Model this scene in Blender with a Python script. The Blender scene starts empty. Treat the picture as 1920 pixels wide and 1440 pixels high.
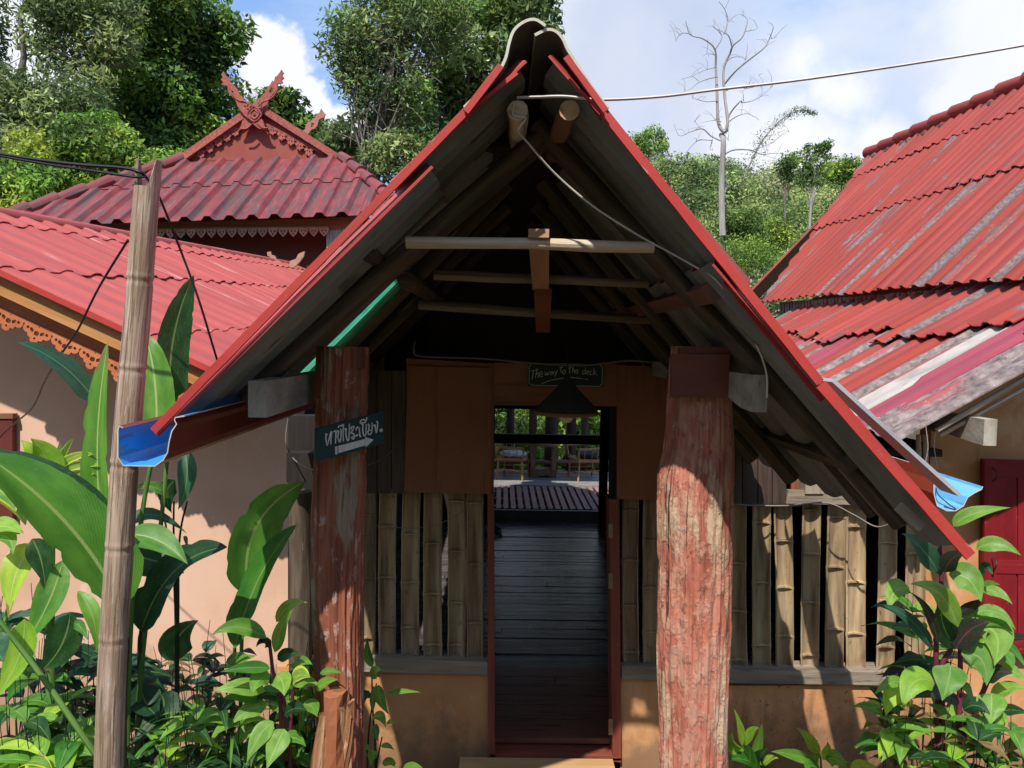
import bpy, math, random
import numpy as np
from mathutils import Vector, Matrix, noise, geometry
R = math.radians
random.seed(7)
rng = np.random.default_rng(11)
scene = bpy.context.scene
COL = scene.collection

# ---------------------------------------------------------------- camera
CAMPOS = Vector((0, 0, 2.26))
CAMROT = Matrix.Rotation(R(-0.8), 3, 'Z') @ Matrix.Rotation(R(90 - 3.18), 3, 'X') @ Matrix.Rotation(R(1.0), 3, 'Z')
cd = bpy.data.cameras.new("camera")
cam = bpy.data.objects.new("camera", cd)
COL.objects.link(cam)
cam.matrix_world = Matrix.Translation(CAMPOS) @ CAMROT.to_4x4()
cd.sensor_width = 36.0
cd.lens = 27.0
cd.clip_start = 0.05
cd.clip_end = 3000
scene.camera = cam

# ---------------------------------------------------------------- sun, sky, exposure
SUND = Vector((-0.36, -1.0, 1.42)).normalized()      # towards the sun
SUN_EL = math.asin(SUND.z)
SUN_AZ = math.atan2(SUND.x, SUND.y)
sd = bpy.data.lights.new("sun", 'SUN')
sd.energy = 5.0
sd.angle = R(0.55)
sd.color = (1.0, 0.945, 0.86)
sun = bpy.data.objects.new("sun", sd)
COL.objects.link(sun)
sun.rotation_euler = SUND.to_track_quat('Z', 'Y').to_euler()
sun.location = (0, 0, 30)
scene.view_settings.view_transform = 'Standard'
scene.view_settings.look = 'None'
scene.view_settings.exposure = 0.18
scene.view_settings.gamma = 1.0
scene.view_settings.use_curve_mapping = False

def raydir(px, py):
    d = CAMROT @ Vector(((px - 960) / 1440, (720 - py) / 1440, -1))
    return d

def P(px, py, Y):
    "world point seen at photo pixel px,py on the plane y=Y"
    d = raydir(px, py)
    return CAMPOS + d * (Y / d.y)

def PX(px, py, X):
    d = raydir(px, py)
    return CAMPOS + d * (X / d.x)

def onplane(px, py, p0, n):
    d = raydir(px, py)
    t = (p0 - CAMPOS).dot(n) / d.dot(n)
    return CAMPOS + d * t

world = bpy.data.worlds.new("World")
scene.world = world
world.use_nodes = True
wt = world.node_tree
wt.nodes.clear()
def wn(t, **k):
    n = wt.nodes.new(t)
    for a, b in k.items():
        setattr(n, a, b)
    return n
def wl(a, b):
    wt.links.new(a, b)
def wmath(op, a, b=None, c=None):
    n = wn('ShaderNodeMath', operation=op)
    for i, v in enumerate((a, b, c)):
        if v is None: continue
        if isinstance(v, (int, float)): n.inputs[i].default_value = v
        else: wl(v, n.inputs[i])
    return n.outputs[0]
def wsmooth(v, lo, hi):
    n = wn('ShaderNodeMapRange', interpolation_type='SMOOTHSTEP')
    wl(v, n.inputs[0]); n.inputs[1].default_value = lo; n.inputs[2].default_value = hi
    return n.outputs[0]
wout = wn('ShaderNodeOutputWorld'); wbg = wn('ShaderNodeBackground')
sky = wn('ShaderNodeTexSky', sky_type='NISHITA')
sky.sun_disc = False
sky.sun_elevation = SUN_EL
sky.sun_rotation = SUN_AZ
sky.air_density = 1.0; sky.dust_density = 1.2; sky.ozone_density = 1.6
tc = wn('ShaderNodeTexCoord')
DIR = tc.outputs['Generated']
def wnoise(scale, detail, off=(0, 0, 0), st=(1, 1, 1), rough=.55):
    m = wn('ShaderNodeMapping'); m.inputs['Location'].default_value = off; m.inputs['Scale'].default_value = st
    wl(DIR, m.inputs[0])
    n = wn('ShaderNodeTexNoise'); n.inputs['Scale'].default_value = scale; n.inputs['Detail'].default_value = detail
    n.inputs['Roughness'].default_value = rough
    wl(m.outputs[0], n.inputs['Vector'])
    return n
nz_edge = wnoise(9, 9, rough=.62)
# distorted direction for cloud edges
sub = wn('ShaderNodeVectorMath', operation='SUBTRACT'); wl(nz_edge.outputs['Color'], sub.inputs[0]); sub.inputs[1].default_value = (.5, .5, .5)
scl = wn('ShaderNodeVectorMath', operation='SCALE'); wl(sub.outputs[0], scl.inputs[0]); scl.inputs['Scale'].default_value = .13
addv = wn('ShaderNodeVectorMath', operation='ADD'); wl(DIR, addv.inputs[0]); wl(scl.outputs[0], addv.inputs[1])
def blob(px, py, rx, soft=.25, sy=1.0):
    c = raydir(px, py).normalized()
    d = wn('ShaderNodeVectorMath', operation='SUBTRACT'); wl(addv.outputs[0], d.inputs[0]); d.inputs[1].default_value = c
    s = wn('ShaderNodeVectorMath', operation='MULTIPLY'); wl(d.outputs[0], s.inputs[0]); s.inputs[1].default_value = (1, 1, sy)
    l = wn('ShaderNodeVectorMath', operation='LENGTH'); wl(s.outputs[0], l.inputs[0])
    r = rx / 1440
    n = wn('ShaderNodeMapRange', interpolation_type='SMOOTHSTEP')
    wl(l.outputs['Value'], n.inputs[0]); n.inputs[1].default_value = r * (1 + soft); n.inputs[2].default_value = r * (1 - soft)
    return n.outputs[0]
def wmax(items):
    v = items[0]
    for i in items[1:]:
        v = wmath('MAXIMUM', v, i)
    return v
# thin high cloud everywhere, denser low down
n1 = wnoise(2.2, 8, off=(3.1, 1.7, .4), st=(1, 1, 2.6), rough=.6)
thin = wsmooth(n1.outputs['Fac'], .47, .74)
n2 = wnoise(1.25, 9, off=(7.3, 2.2, 1.9), st=(1, 1, 2.0), rough=.55)
big = wsmooth(n2.outputs['Fac'], .50, .58)
cum = wmax([blob(505, 120, 62, .2), blob(555, 195, 55, .2), blob(620, 250, 60, .2), blob(600, 330, 70, .3), blob(25, 100, 85, .3), blob(20, 10, 50, .3),
            blob(1095, 30, 70, .3), blob(1330, 270, 90, .3), blob(1450, 350, 120, .4), blob(1880, 150, 95, .3), blob(1900, 20, 110, .5), blob(1640, 300, 60, .6), blob(1120, 110, 120, .6), blob(1480, 120, 45, .8), blob(1560, 190, 50, .8)])
greyc = wmax([blob(1200, 130, 190, .5), blob(1190, 280, 150, .4), blob(1100, 330, 120, .5)])
greyc2 = wmax([blob(1760, 130, 110, .8), blob(1640, 20, 60, .7)])
def wmix(f, a, b):
    n = wn('ShaderNodeMix', data_type='RGBA')
    if isinstance(f, (int, float)): n.inputs[0].default_value = f
    else: wl(f, n.inputs[0])
    for s, v in ((6, a), (7, b)):
        if isinstance(v, tuple): n.inputs[s].default_value = (*v, 1)
        else: wl(v, n.inputs[s])
    return n.outputs[2]
WHITE = (9.3, 9.4, 9.8); PALE = (8.2, 8.7, 10.2); GREY = (4.9, 5.7, 7.6)
skyc = wmix(.75, sky.outputs[0], (2.9, 5.3, 9.9))
c = wmix(wmath('MULTIPLY', thin, .50), skyc, PALE)
c = wmix(wmath('MULTIPLY', big, .40), c, WHITE)
c = wmix(wmath('MULTIPLY', cum, .92), c, WHITE)
c = wmix(wmath('MULTIPLY', greyc2, .4), c, (7.6, 7.9, 8.7))
shade = wsmooth(wnoise(5, 6, off=(1, 5, 2)).outputs['Fac'], .3, .7)
greyt = wmix(shade, GREY, (6.0, 6.6, 8.2))
c = wmix(wmath('MULTIPLY', greyc, .80), c, greyt)
wl(c, wbg.inputs[0])
wbg.inputs[1].default_value = 0.098
wl(wbg.outputs[0], wout.inputs[0])

# ---------------------------------------------------------------- materials
def mat(name, cols, sc=(8, 8, 8), coord='UV', det=7, rough=.75, bump=.25, bsc=None, layers=(), splash=None, var=.12, metallic=0.0, spec=.35,
        dist=.012, peel=None, transl=0.0, attr=None, lo=.3, hi=.7, groove=None, coat=0):
    m = bpy.data.materials.new(name); m.use_nodes = True
    nt = m.node_tree; N = nt.nodes; L = nt.links
    bs = N['Principled BSDF']
    def mathn(op, a, b=None):
        n = N.new('ShaderNodeMath'); n.operation = op
        for i, v in enumerate((a, b)):
            if v is None: continue
            if isinstance(v, (int, float)): n.inputs[i].default_value = v
            else: L.new(v, n.inputs[i])
        return n.outputs[0]
    t = N.new('ShaderNodeTexCoord'); oi = N.new('ShaderNodeObjectInfo')
    src = t.outputs['UV' if coord == 'UV' else 'Object']
    rnd = oi.outputs['Random']
    cmb = N.new('ShaderNodeCombineXYZ')
    L.new(mathn('MULTIPLY', rnd, 7.0 if coord == 'UV' else 0.0), cmb.inputs[0])
    L.new(mathn('MULTIPLY', rnd, 23.0), cmb.inputs[2])
    L.new(mathn('MULTIPLY', rnd, 3.0 if coord == 'UV' else 0.0), cmb.inputs[1])
    ad = N.new('ShaderNodeVectorMath'); ad.operation = 'ADD'
    L.new(src, ad.inputs[0]); L.new(cmb.outputs[0], ad.inputs[1])
    def nz(scale, d=det, ro=.58, base=None):
        mp = N.new('ShaderNodeMapping'); mp.inputs['Scale'].default_value = scale if len(scale) == 3 else (*scale, 1)
        L.new(base or ad.outputs[0], mp.inputs[0])
        n = N.new('ShaderNodeTexNoise'); n.inputs['Scale'].default_value = 1; n.inputs['Detail'].default_value = d; n.inputs['Roughness'].default_value = ro
        L.new(mp.outputs[0], n.inputs['Vector'])
        return n.outputs['Fac']
    def ss(v, a, b):
        n = N.new('ShaderNodeMapRange'); n.interpolation_type = 'SMOOTHSTEP'
        L.new(v, n.inputs[0]); n.inputs[1].default_value = a; n.inputs[2].default_value = b
        return n.outputs[0]
    def mix(f, a, b, blend='MIX'):
        n = N.new('ShaderNodeMix'); n.data_type = 'RGBA'; n.blend_type = blend
        if isinstance(f, (int, float)): n.inputs[0].default_value = f
        else: L.new(f, n.inputs[0])
        for s_, v in ((6, a), (7, b)):
            if isinstance(v, tuple): n.inputs[s_].default_value = (*v, 1)
            else: L.new(v, n.inputs[s_])
        return n.outputs[2]
    base = nz(sc)
    cr = N.new('ShaderNodeValToRGB'); L.new(base, cr.inputs[0])
    el = cr.color_ramp.elements
    k = len(cols)
    while len(el) < k: el.new(.5)
    for i, c_ in enumerate(cols):
        el[i].position = lo + (hi - lo) * i / max(1, k - 1) if k > 1 else .5
        el[i].color = (*c_, 1)
    if k == 1:
        el[1].color = (*cols[0], 1); el[0].color = (*cols[0], 1)
    colour = cr.outputs[0]
    heights = [base]
    if attr:
        at = N.new('ShaderNodeAttribute'); at.attribute_name = attr
        colour = mix(1.0, colour, at.outputs['Color'], 'MULTIPLY')
    if peel:                                   # paint gone in strips that follow the corrugations
        pitch, cA, cB, amount, length = peel
        sp = N.new('ShaderNodeSeparateXYZ'); L.new(ad.outputs[0], sp.inputs[0])
        u = mathn('FLOOR', mathn('DIVIDE', sp.outputs[0], pitch))
        wn_ = N.new('ShaderNodeTexWhiteNoise'); wn_.noise_dimensions = '1D'; L.new(u, wn_.inputs['W'])
        cm = N.new('ShaderNodeCombineXYZ')
        L.new(mathn('MULTIPLY', u, 3.7), cm.inputs[0]); L.new(mathn('MULTIPLY', sp.outputs[1], 1 / length), cm.inputs[1]); L.new(rnd, cm.inputs[2])
        f1 = nz((1, 1, 40), 3, .5, cm.outputs[0])
        fine = nz((28, 5), 8, .68)
        s_ = mathn('ADD', mathn('MULTIPLY', f1, .75), mathn('ADD', mathn('MULTIPLY', wn_.outputs['Value'], .22), mathn('MULTIPLY', fine, .42)))
        mk = ss(s_, 1 - amount - .025, 1 - amount + .02)
        grime = mix(ss(nz((45, 30), 6, .7), .35, .62), cA, cB)
        colour = mix(mk, colour, grime)
        heights.append(mathn('MULTIPLY', mk, -.5))
    for (lc, lsc, a, b, *mx) in layers:
        mk = ss(nz(lsc if len(lsc) == 3 else (*lsc, 1), 8, .62), a, b)
        if mx: mk = mathn('MULTIPLY', mk, mx[0])
        colour = mix(mk, colour, lc)
        heights.append(mathn('MULTIPLY', mk, .35))
    if splash:                                 # earth splashed on from the ground: object height z0 (full) to z1 (none)
        z0, z1, sc_ = splash
        so = N.new('ShaderNodeSeparateXYZ'); L.new(t.outputs['Object'], so.inputs[0])
        hz = mathn('ADD', so.outputs[2], mathn('MULTIPLY', mathn('SUBTRACT', nz((7, 7, 5), 8, .7, t.outputs['Object']), .5), -.9))
        inv = N.new('ShaderNodeMapRange'); inv.interpolation_type = 'SMOOTHSTEP'; L.new(hz, inv.inputs[0]); inv.inputs[1].default_value = z1; inv.inputs[2].default_value = z0
        colour = mix(mathn('MULTIPLY', inv.outputs[0], .75), colour, sc_)
    if var:
        hs = N.new('ShaderNodeHueSaturation')
        L.new(mathn('ADD', mathn('MULTIPLY', rnd, 2 * var), 1 - var), hs.inputs['Value'])
        L.new(colour, hs.inputs['Color']); colour = hs.outputs[0]
    L.new(colour, bs.inputs['Base Color'])
    bs.inputs['Metallic'].default_value = metallic
    bs.inputs['Specular IOR Level'].default_value = spec
    rr = N.new('ShaderNodeMapRange'); L.new(base, rr.inputs[0]); rr.inputs[1].default_value = .3; rr.inputs[2].default_value = .7
    rr.inputs[3].default_value = max(.02, rough - .1); rr.inputs[4].default_value = min(1, rough + .1)
    L.new(rr.outputs[0], bs.inputs['Roughness'])
    if coat: bs.inputs['Coat Weight'].default_value = coat
    if bump:
        h = nz(bsc if bsc else tuple(x * 2.2 for x in sc), 8, .65)
        for q in heights: h = mathn('ADD', h, q)
        bp = N.new('ShaderNodeBump'); bp.inputs['Strength'].default_value = bump; bp.inputs['Distance'].default_value = dist
        L.new(h, bp.inputs['Height']); L.new(bp.outputs[0], bs.inputs['Normal'])
    if transl:
        tr = N.new('ShaderNodeBsdfTranslucent'); L.new(colour, tr.inputs[0])
        ms = N.new('ShaderNodeMixShader'); ms.inputs[0].default_value = transl
        L.new(bs.outputs[0], ms.inputs[1]); L.new(tr.outputs[0], ms.inputs[2])
        L.new(ms.outputs[0], N['Material Output'].inputs[0])
    return m

def leafmat(name, c1, c2, rib=(.35, .45, .12), ribw=.035, veins=26, slant=.8, tr=.38, rough=.38, edge=None, spots=0, stripes=None):
    m = bpy.data.materials.new(name); m.use_nodes = True
    nt = m.node_tree; N = nt.nodes; L = nt.links; bs = N['Principled BSDF']
    def mathn(op, a, b=None):
        n = N.new('ShaderNodeMath'); n.operation = op
        for i, v in enumerate((a, b)):
            if v is None: continue
            if isinstance(v, (int, float)): n.inputs[i].default_value = v
            else: L.new(v, n.inputs[i])
        return n.outputs[0]
    def ss(v, a, b):
        n = N.new('ShaderNodeMapRange'); n.interpolation_type = 'SMOOTHSTEP'
        L.new(v, n.inputs[0]); n.inputs[1].default_value = a; n.inputs[2].default_value = b
        return n.outputs[0]
    def mix(f, a, b):
        n = N.new('ShaderNodeMix'); n.data_type = 'RGBA'
        L.new(f, n.inputs[0])
        for s_, v in ((6, a), (7, b)):
            if isinstance(v, tuple): n.inputs[s_].default_value = (*v, 1)
            else: L.new(v, n.inputs[s_])
        return n.outputs[2]
    t = N.new('ShaderNodeTexCoord'); oi = N.new('ShaderNodeObjectInfo')
    sp = N.new('ShaderNodeSeparateXYZ'); L.new(t.outputs['UV'], sp.inputs[0])
    au = mathn('ABSOLUTE', mathn('SUBTRACT', sp.outputs[0], .5))
    cm = N.new('ShaderNodeCombineXYZ'); L.new(mathn('MULTIPLY', sp.outputs[0], 2.5), cm.inputs[0]); L.new(mathn('MULTIPLY', sp.outputs[1], 3), cm.inputs[1]); L.new(mathn('MULTIPLY', oi.outputs['Random'], 30), cm.inputs[2])
    nz = N.new('ShaderNodeTexNoise'); nz.inputs['Scale'].default_value = 1.3; nz.inputs['Detail'].default_value = 5; L.new(cm.outputs[0], nz.inputs['Vector'])
    col = mix(ss(nz.outputs['Fac'], .3, .7), c1, c2)
    ph = mathn('ADD', mathn('MULTIPLY', sp.outputs[1], veins), mathn('MULTIPLY', au, -veins * slant))
    if stripes: ph = mathn('MULTIPLY', au, stripes)
    vein = mathn('SINE', mathn('MULTIPLY', ph, 6.283))
    dark = mathn('MULTIPLY', ss(vein, .2, 1), .13)
    col = mix(dark, col, tuple(x * .45 for x in c1))
    if edge: col = mix(ss(mathn('ADD', au, mathn('MULTIPLY', nz.outputs['Fac'], .08)), .36, .44), col, edge)
    if spots:
        n2 = N.new('ShaderNodeTexNoise'); n2.inputs['Scale'].default_value = 6; n2.inputs['Detail'].default_value = 4; L.new(cm.outputs[0], n2.inputs['Vector'])
        col = mix(mathn('MULTIPLY', ss(n2.outputs['Fac'], .66, .70), spots), col, (.22, .15, .06))
    tipm = mathn('ADD', sp.outputs[1], mathn('ADD', mathn('MULTIPLY', mathn('SUBTRACT', nz.outputs['Fac'], .5), .5), mathn('MULTIPLY', mathn('SUBTRACT', oi.outputs['Random'], .5), .12)))
    col = mix(mathn('MULTIPLY', ss(tipm, .97, 1.03), .85), col, (.20, .12, .05))
    n3 = N.new('ShaderNodeTexNoise'); n3.inputs['Scale'].default_value = 11; n3.inputs['Detail'].default_value = 6; L.new(cm.outputs[0], n3.inputs['Vector'])
    col = mix(mathn('MULTIPLY', ss(n3.outputs['Fac'], .66, .69), .7), col, (.16, .12, .05))
    col = mix(mathn('MULTIPLY', ss(n3.outputs['Fac'], .45, .25), .25), col, (.25, .30, .18))
    col = mix(ss(au, ribw, ribw * .4), col, rib)
    hs = N.new('ShaderNodeHueSaturation'); L.new(col, hs.inputs['Color'])
    L.new(mathn('ADD', mathn('MULTIPLY', oi.outputs['Random'], .5), .75), hs.inputs['Value'])
    L.new(mathn('ADD', mathn('MULTIPLY', oi.outputs['Random'], -.03), .515), hs.inputs['Hue'])
    col = hs.outputs[0]
    L.new(col, bs.inputs['Base Color']); bs.inputs['Roughness'].default_value = rough; bs.inputs['Specular IOR Level'].default_value = .45
    bp = N.new('ShaderNodeBump'); bp.inputs['Strength'].default_value = .22; bp.inputs['Distance'].default_value = .003
    L.new(vein, bp.inputs['Height']); L.new(bp.outputs[0], bs.inputs['Normal'])
    trn = N.new('ShaderNodeBsdfTranslucent')
    br = N.new('ShaderNodeHueSaturation'); L.new(col, br.inputs['Color']); br.inputs['Value'].default_value = 1.9; br.inputs['Hue'].default_value = .485
    L.new(br.outputs[0], trn.inputs[0])
    ms = N.new('ShaderNodeMixShader'); ms.inputs[0].default_value = tr
    L.new(bs.outputs[0], ms.inputs[1]); L.new(trn.outputs[0], ms.inputs[2]); L.new(ms.outputs[0], N['Material Output'].inputs[0])
    return m

M = {}
RED = (.62, .060, .058); REDP = (.55, .070, .085); MAROON = (.20, .03, .035)
M['roof_red'] = mat('red_painted_fibre_cement', [(.22, .031, .022), (.30, .044, .032), (.35, .053, .040)], sc=(5, .8), rough=.62, bump=.12, layers=[((.13, .06, .06), (34, .9), .585, .66, .75), ((.30, .09, .08), (26, 3), .60, .72, .6), ((.09, .05, .05), (60, 14), .68, .74, .7)], var=.07, peel=(.19, (.13, .075, .075), (.19, .14, .14), .13, 1.5))
M['roof_red_peeled'] = mat('peeling_red_fibre_cement', [(.24, .034, .022), (.33, .048, .032)], sc=(4, .8), rough=.72, bump=.2, layers=[((.14, .07, .07), (34, .9), .56, .64, .75), ((.10, .05, .05), (70, 20), .66, .74, .7)], var=.08, peel=(.19, (.12, .075, .075), (.22, .18, .175), .25, 1.8))
M['roof_grey'] = mat('lichened_grey_fibre_cement', [(.07, .055, .055), (.20, .16, .15), (.33, .27, .26)], sc=(26, 18), rough=.9, bump=.5, layers=[((.36, .07, .08), (6, 1.2), .55, .60, .8), ((.5, .47, .42), (90, 60), .62, .68, .7)], var=.12)
M['roof_white'] = mat('bare_pale_fibre_cement', [(.26, .235, .21), (.40, .37, .34), (.50, .47, .43)], sc=(10, 3), rough=.85, bump=.2, layers=[((.24, .20, .17), (22, 12), .6, .7, .5)], var=.05)
M['roof_pink'] = mat('maroon_pink_painted_sheet', [(.24, .04, .058), (.32, .055, .08)], sc=(4, 1.5), rough=.5, bump=.06, var=.06)
M['roof_left'] = mat('sun_faded_red_sheet', [(.38, .070, .056), (.46, .098, .080)], sc=(3, .8), rough=.55, bump=.08, var=.05, layers=[((.66, .45, .40), (13, .9), .58, .70, .6), ((.40, .04, .05), (30, 3), .62, .7, .4), ((.55, .45, .38), (40, 10), .70, .75, .6)])
M['roof_rear'] = mat('weathered_pink_red_sheet', [(.14, .026, .030), (.22, .042, .047), (.27, .06, .063)], sc=(6, 2), rough=.75, bump=.2, var=.08, layers=[((.085, .06, .06), (11, .9), .46, .58, .85), ((.15, .11, .11), (16, 1.6), .56, .66, .7), ((.6, .32, .3), (30, 9), .68, .72, .5)])
M['roof_under'] = mat('grey_sheet_underside', [(.12, .125, .115), (.20, .205, .19), (.27, .27, .25)], sc=(4, 2), rough=.85, bump=.15, var=.08, layers=[((.05, .04, .03), (12, 5), .58, .7, .7)])
M['edge_red'] = mat('red_sheet_edge', [(.38, .036, .03), (.46, .05, .042)], sc=(8, 3), rough=.6, bump=.15, var=.05, layers=[((.20, .06, .05), (30, 2), .56, .70, .7), ((.55, .28, .24), (50, 9), .66, .70, .6), ((.06, .04, .035), (60, 30), .68, .71, .8)])
M['edge_pale'] = mat('pale_cut_edge', [(.45, .42, .33), (.6, .57, .48)], sc=(20, 20), rough=.8, bump=.1)
M['cap_under'] = mat('dark_cap_underside', [(.09, .09, .08), (.14, .135, .12)], sc=(5, 3), rough=.85, bump=.1)
M['green_sheet'] = mat('green_translucent_sheet', [(.28, .66, .50), (.42, .78, .62)], sc=(30, 8), rough=.5, bump=.15, transl=.8, var=0, layers=[((.05, .30, .18), (40, 10), .58, .68, .7)])
M['green_metal'] = mat('pale_green_corrugated', [(.22, .35, .29), (.36, .5, .42)], sc=(10, 3), rough=.6, bump=.1)
M['log'] = mat('dark_weathered_log', [(.030, .021, .014), (.078, .056, .038), (.14, .105, .072)], sc=(22, 2.2), rough=.85, bump=.6, bsc=(60, 5), layers=[((.30, .25, .18), (25, 6), .64, .72, .5)], var=.2)
M['log_pale'] = mat('pale_peeled_log', [(.24, .17, .11), (.55, .44, .32), (.74, .62, .48)], sc=(26, 1.6), rough=.8, bump=.5, bsc=(70, 4), layers=[((.07, .05, .03), (30, 2), .6, .68, .8)], var=.08)  # pale wood, lightened further to stand in for sun on the front collar
M['log_mid'] = mat('grey_brown_tie_pole', [(.10, .075, .052), (.22, .17, .12), (.32, .26, .19)], sc=(26, 1.8), rough=.85, bump=.5, bsc=(70, 4), var=.08)
M['log_end'] = mat('cut_log_end', [(.45, .27, .14), (.62, .40, .23)], sc=(30, 30, 30), coord='Object', rough=.8, bump=.3, layers=[((.25, .12, .06), (20, 20, 20), .6, .66, .7)])
M['beam_grey'] = mat('grey_concrete_beam', [(.22, .19, .15), (.34, .30, .245), (.46, .42, .35)], sc=(14, 5), rough=.9, bump=.35, layers=[((.10, .08, .06), (24, 9), .60, .72, .6)], var=.05)
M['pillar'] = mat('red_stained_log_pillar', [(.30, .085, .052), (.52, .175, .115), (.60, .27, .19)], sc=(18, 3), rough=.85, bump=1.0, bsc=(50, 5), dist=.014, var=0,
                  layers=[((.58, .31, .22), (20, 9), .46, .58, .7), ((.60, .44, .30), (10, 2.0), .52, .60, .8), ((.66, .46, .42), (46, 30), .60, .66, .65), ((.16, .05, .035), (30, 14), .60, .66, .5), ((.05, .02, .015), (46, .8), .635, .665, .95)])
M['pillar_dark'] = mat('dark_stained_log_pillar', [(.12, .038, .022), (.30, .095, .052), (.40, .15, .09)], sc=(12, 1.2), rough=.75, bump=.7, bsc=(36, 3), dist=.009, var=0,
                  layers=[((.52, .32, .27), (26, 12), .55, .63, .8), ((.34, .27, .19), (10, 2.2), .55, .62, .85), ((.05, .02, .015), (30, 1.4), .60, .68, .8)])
M['pillar_box'] = mat('brown_boxed_pillar_head', [(.14, .045, .032), (.22, .075, .052)], sc=(10, 3), rough=.6, bump=.2, var=.03)
M['panel'] = mat('brown_painted_board', [(.20, .070, .034), (.26, .095, .046), (.30, .115, .058)], sc=(4, 2), rough=.55, bump=.12, bsc=(50, 3), var=.05, layers=[((.11, .045, .022), (16, 1.0), .52, .68, .6), ((.30, .13, .07), (5, 2), .58, .68, .5), ((.07, .035, .02), (34, 26), .66, .70, .7), ((.45, .34, .25), (90, 12), .71, .74, .7)])
M['frame'] = mat('reddish_wood_frame', [(.17, .04, .025), (.27, .075, .045)], sc=(24, 2), rough=.5, bump=.25, var=.1, layers=[((.4, .22, .14), (50, 14), .68, .73, .5)])
M['slat'] = mat('split_bamboo', [(.14, .09, .05), (.34, .24, .14), (.47, .36, .22)], sc=(24, 2.0), rough=.65, bump=.35, bsc=(110, 3), dist=.005, var=.16,
                layers=[((.13, .10, .065), (30, 22), .60, .70, .6), ((.50, .44, .33), (60, 30), .66, .71, .5), ((.42, .38, .20), (8, 5), .6, .7, .35)])
M['bamboo'] = mat('old_bamboo_pole', [(.15, .10, .065), (.36, .26, .19), (.52, .42, .33)], sc=(110, 3.0), rough=.6, bump=.6, bsc=(220, 5), dist=.005, var=0,
                layers=[((.10, .06, .04), (150, 3.5), .54, .62, .8), ((.28, .18, .11), (22, 5), .50, .60, .6), ((.20, .13, .09), (34, 3), .56, .66, .7), ((.42, .29, .16), (10, 2.5), .56, .70, .6), ((.70, .63, .58), (80, 9), .63, .70, .6), ((.08, .06, .05), (90, 60), .70, .73, .7)])
M['plank_dark'] = mat('dark_wall_plank', [(.028, .018, .014), (.07, .042, .032), (.11, .065, .048)], sc=(26, 2), rough=.7, bump=.4, var=.25, layers=[((.24, .17, .12), (30, 4), .66, .74, .5)])
M['black_wood'] = mat('smoke_dark_wood', [(.014, .010, .009), (.032, .022, .019)], sc=(20, 2), rough=.7, bump=.4, var=.3)  # near-black wood, shared by the passage shell, posts and bracket
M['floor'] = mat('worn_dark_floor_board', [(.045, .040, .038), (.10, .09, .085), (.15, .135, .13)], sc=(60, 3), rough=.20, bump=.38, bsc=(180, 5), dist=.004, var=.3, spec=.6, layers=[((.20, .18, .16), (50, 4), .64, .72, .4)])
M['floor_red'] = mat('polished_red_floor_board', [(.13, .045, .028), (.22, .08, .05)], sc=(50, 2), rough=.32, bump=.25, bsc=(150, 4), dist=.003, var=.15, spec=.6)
M['deck'] = mat('deck_board', [(.20, .10, .085), (.33, .19, .165), (.40, .25, .22)], sc=(30, 3), rough=.6, bump=.3, var=.15)
M['grey_mat'] = mat('pale_grey_boards', [(.17, .17, .17), (.30, .29, .28)], sc=(12, 4), rough=.55, bump=.2, var=.1)
M['sill'] = mat('grey_timber_sill', [(.16, .125, .095), (.28, .225, .17), (.36, .30, .235)], sc=(22, 2), rough=.8, bump=.5, var=.08, layers=[((.10, .07, .05), (26, 3), .6, .68, .7)])
M['plaster_orange'] = mat('orange_plaster', [(.47, .215, .085), (.59, .29, .125), (.64, .345, .165)], sc=(2.2, 2.2, 2.2), coord='Object', rough=.85, bump=.3, bsc=(26, 26, 26), dist=.006, var=0, splash=(-.15, .22, (.20, .12, .07)),
                layers=[((.70, .46, .28), (4, 4, 3), .56, .68, .7), ((.36, .15, .065), (9, 9, 1.1), .56, .70, .5), ((.68, .50, .34), (14, 14, 9), .66, .69, .6), ((.10, .06, .04), (42, 42, 42), .665, .70, .7)])
M['plaster_stained'] = mat('mould_stained_orange_plaster', [(.43, .185, .08), (.57, .28, .125), (.63, .34, .175)], sc=(2.6, 2.6, 2.6), coord='Object', rough=.88, bump=.35, bsc=(26, 26, 26), dist=.006, var=0, splash=(-.1, .38, (.12, .075, .045)),
                layers=[((.68, .40, .22), (4, 4, 2), .56, .68, .7), ((.22, .11, .055), (8, 8, 1.5), .53, .64, .6), ((.035, .025, .02), (34, 34, 34), .60, .66, .9)])
M['plaster_pink'] = mat('pinkish_plaster', [(.60, .365, .245), (.69, .44, .31), (.72, .48, .35)], sc=(1.6, 1.6, 1.6), coord='Object', rough=.85, bump=.2, bsc=(18, 18, 18), dist=.005, var=0, splash=(-.2, .25, (.34, .19, .11)),
                layers=[((.52, .29, .18), (5, 5, .8), .55, .7, .5), ((.78, .56, .42), (5, 5, 4), .60, .70, .6), ((.40, .24, .16), (30, 30, 30), .68, .71, .6)])
M['wood_orange'] = mat('orange_stained_fascia', [(.30, .12, .035), (.46, .20, .06), (.52, .27, .11)], sc=(16, 1.2), rough=.55, bump=.25, var=.08, layers=[((.14, .07, .03), (10, 2), .6, .7, .7)])
M['wood_carved'] = mat('orange_carved_trim', [(.44, .13, .05), (.58, .20, .085)], sc=(8, 8), rough=.55, bump=.15, var=.08)
M['gable_red'] = mat('brick_red_gable_board', [(.26, .055, .038), (.32, .075, .052)], sc=(2, 2), rough=.55, bump=.08, var=.03, layers=[((.42, .2, .15), (14, 9), .70, .74, .5)])
M['carved_red'] = mat('carved_maroon_wood', [(.20, .045, .035), (.33, .085, .065), (.42, .14, .11)], sc=(20, 20, 20), coord='Object', rough=.65, bump=.4, var=.08)
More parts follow.
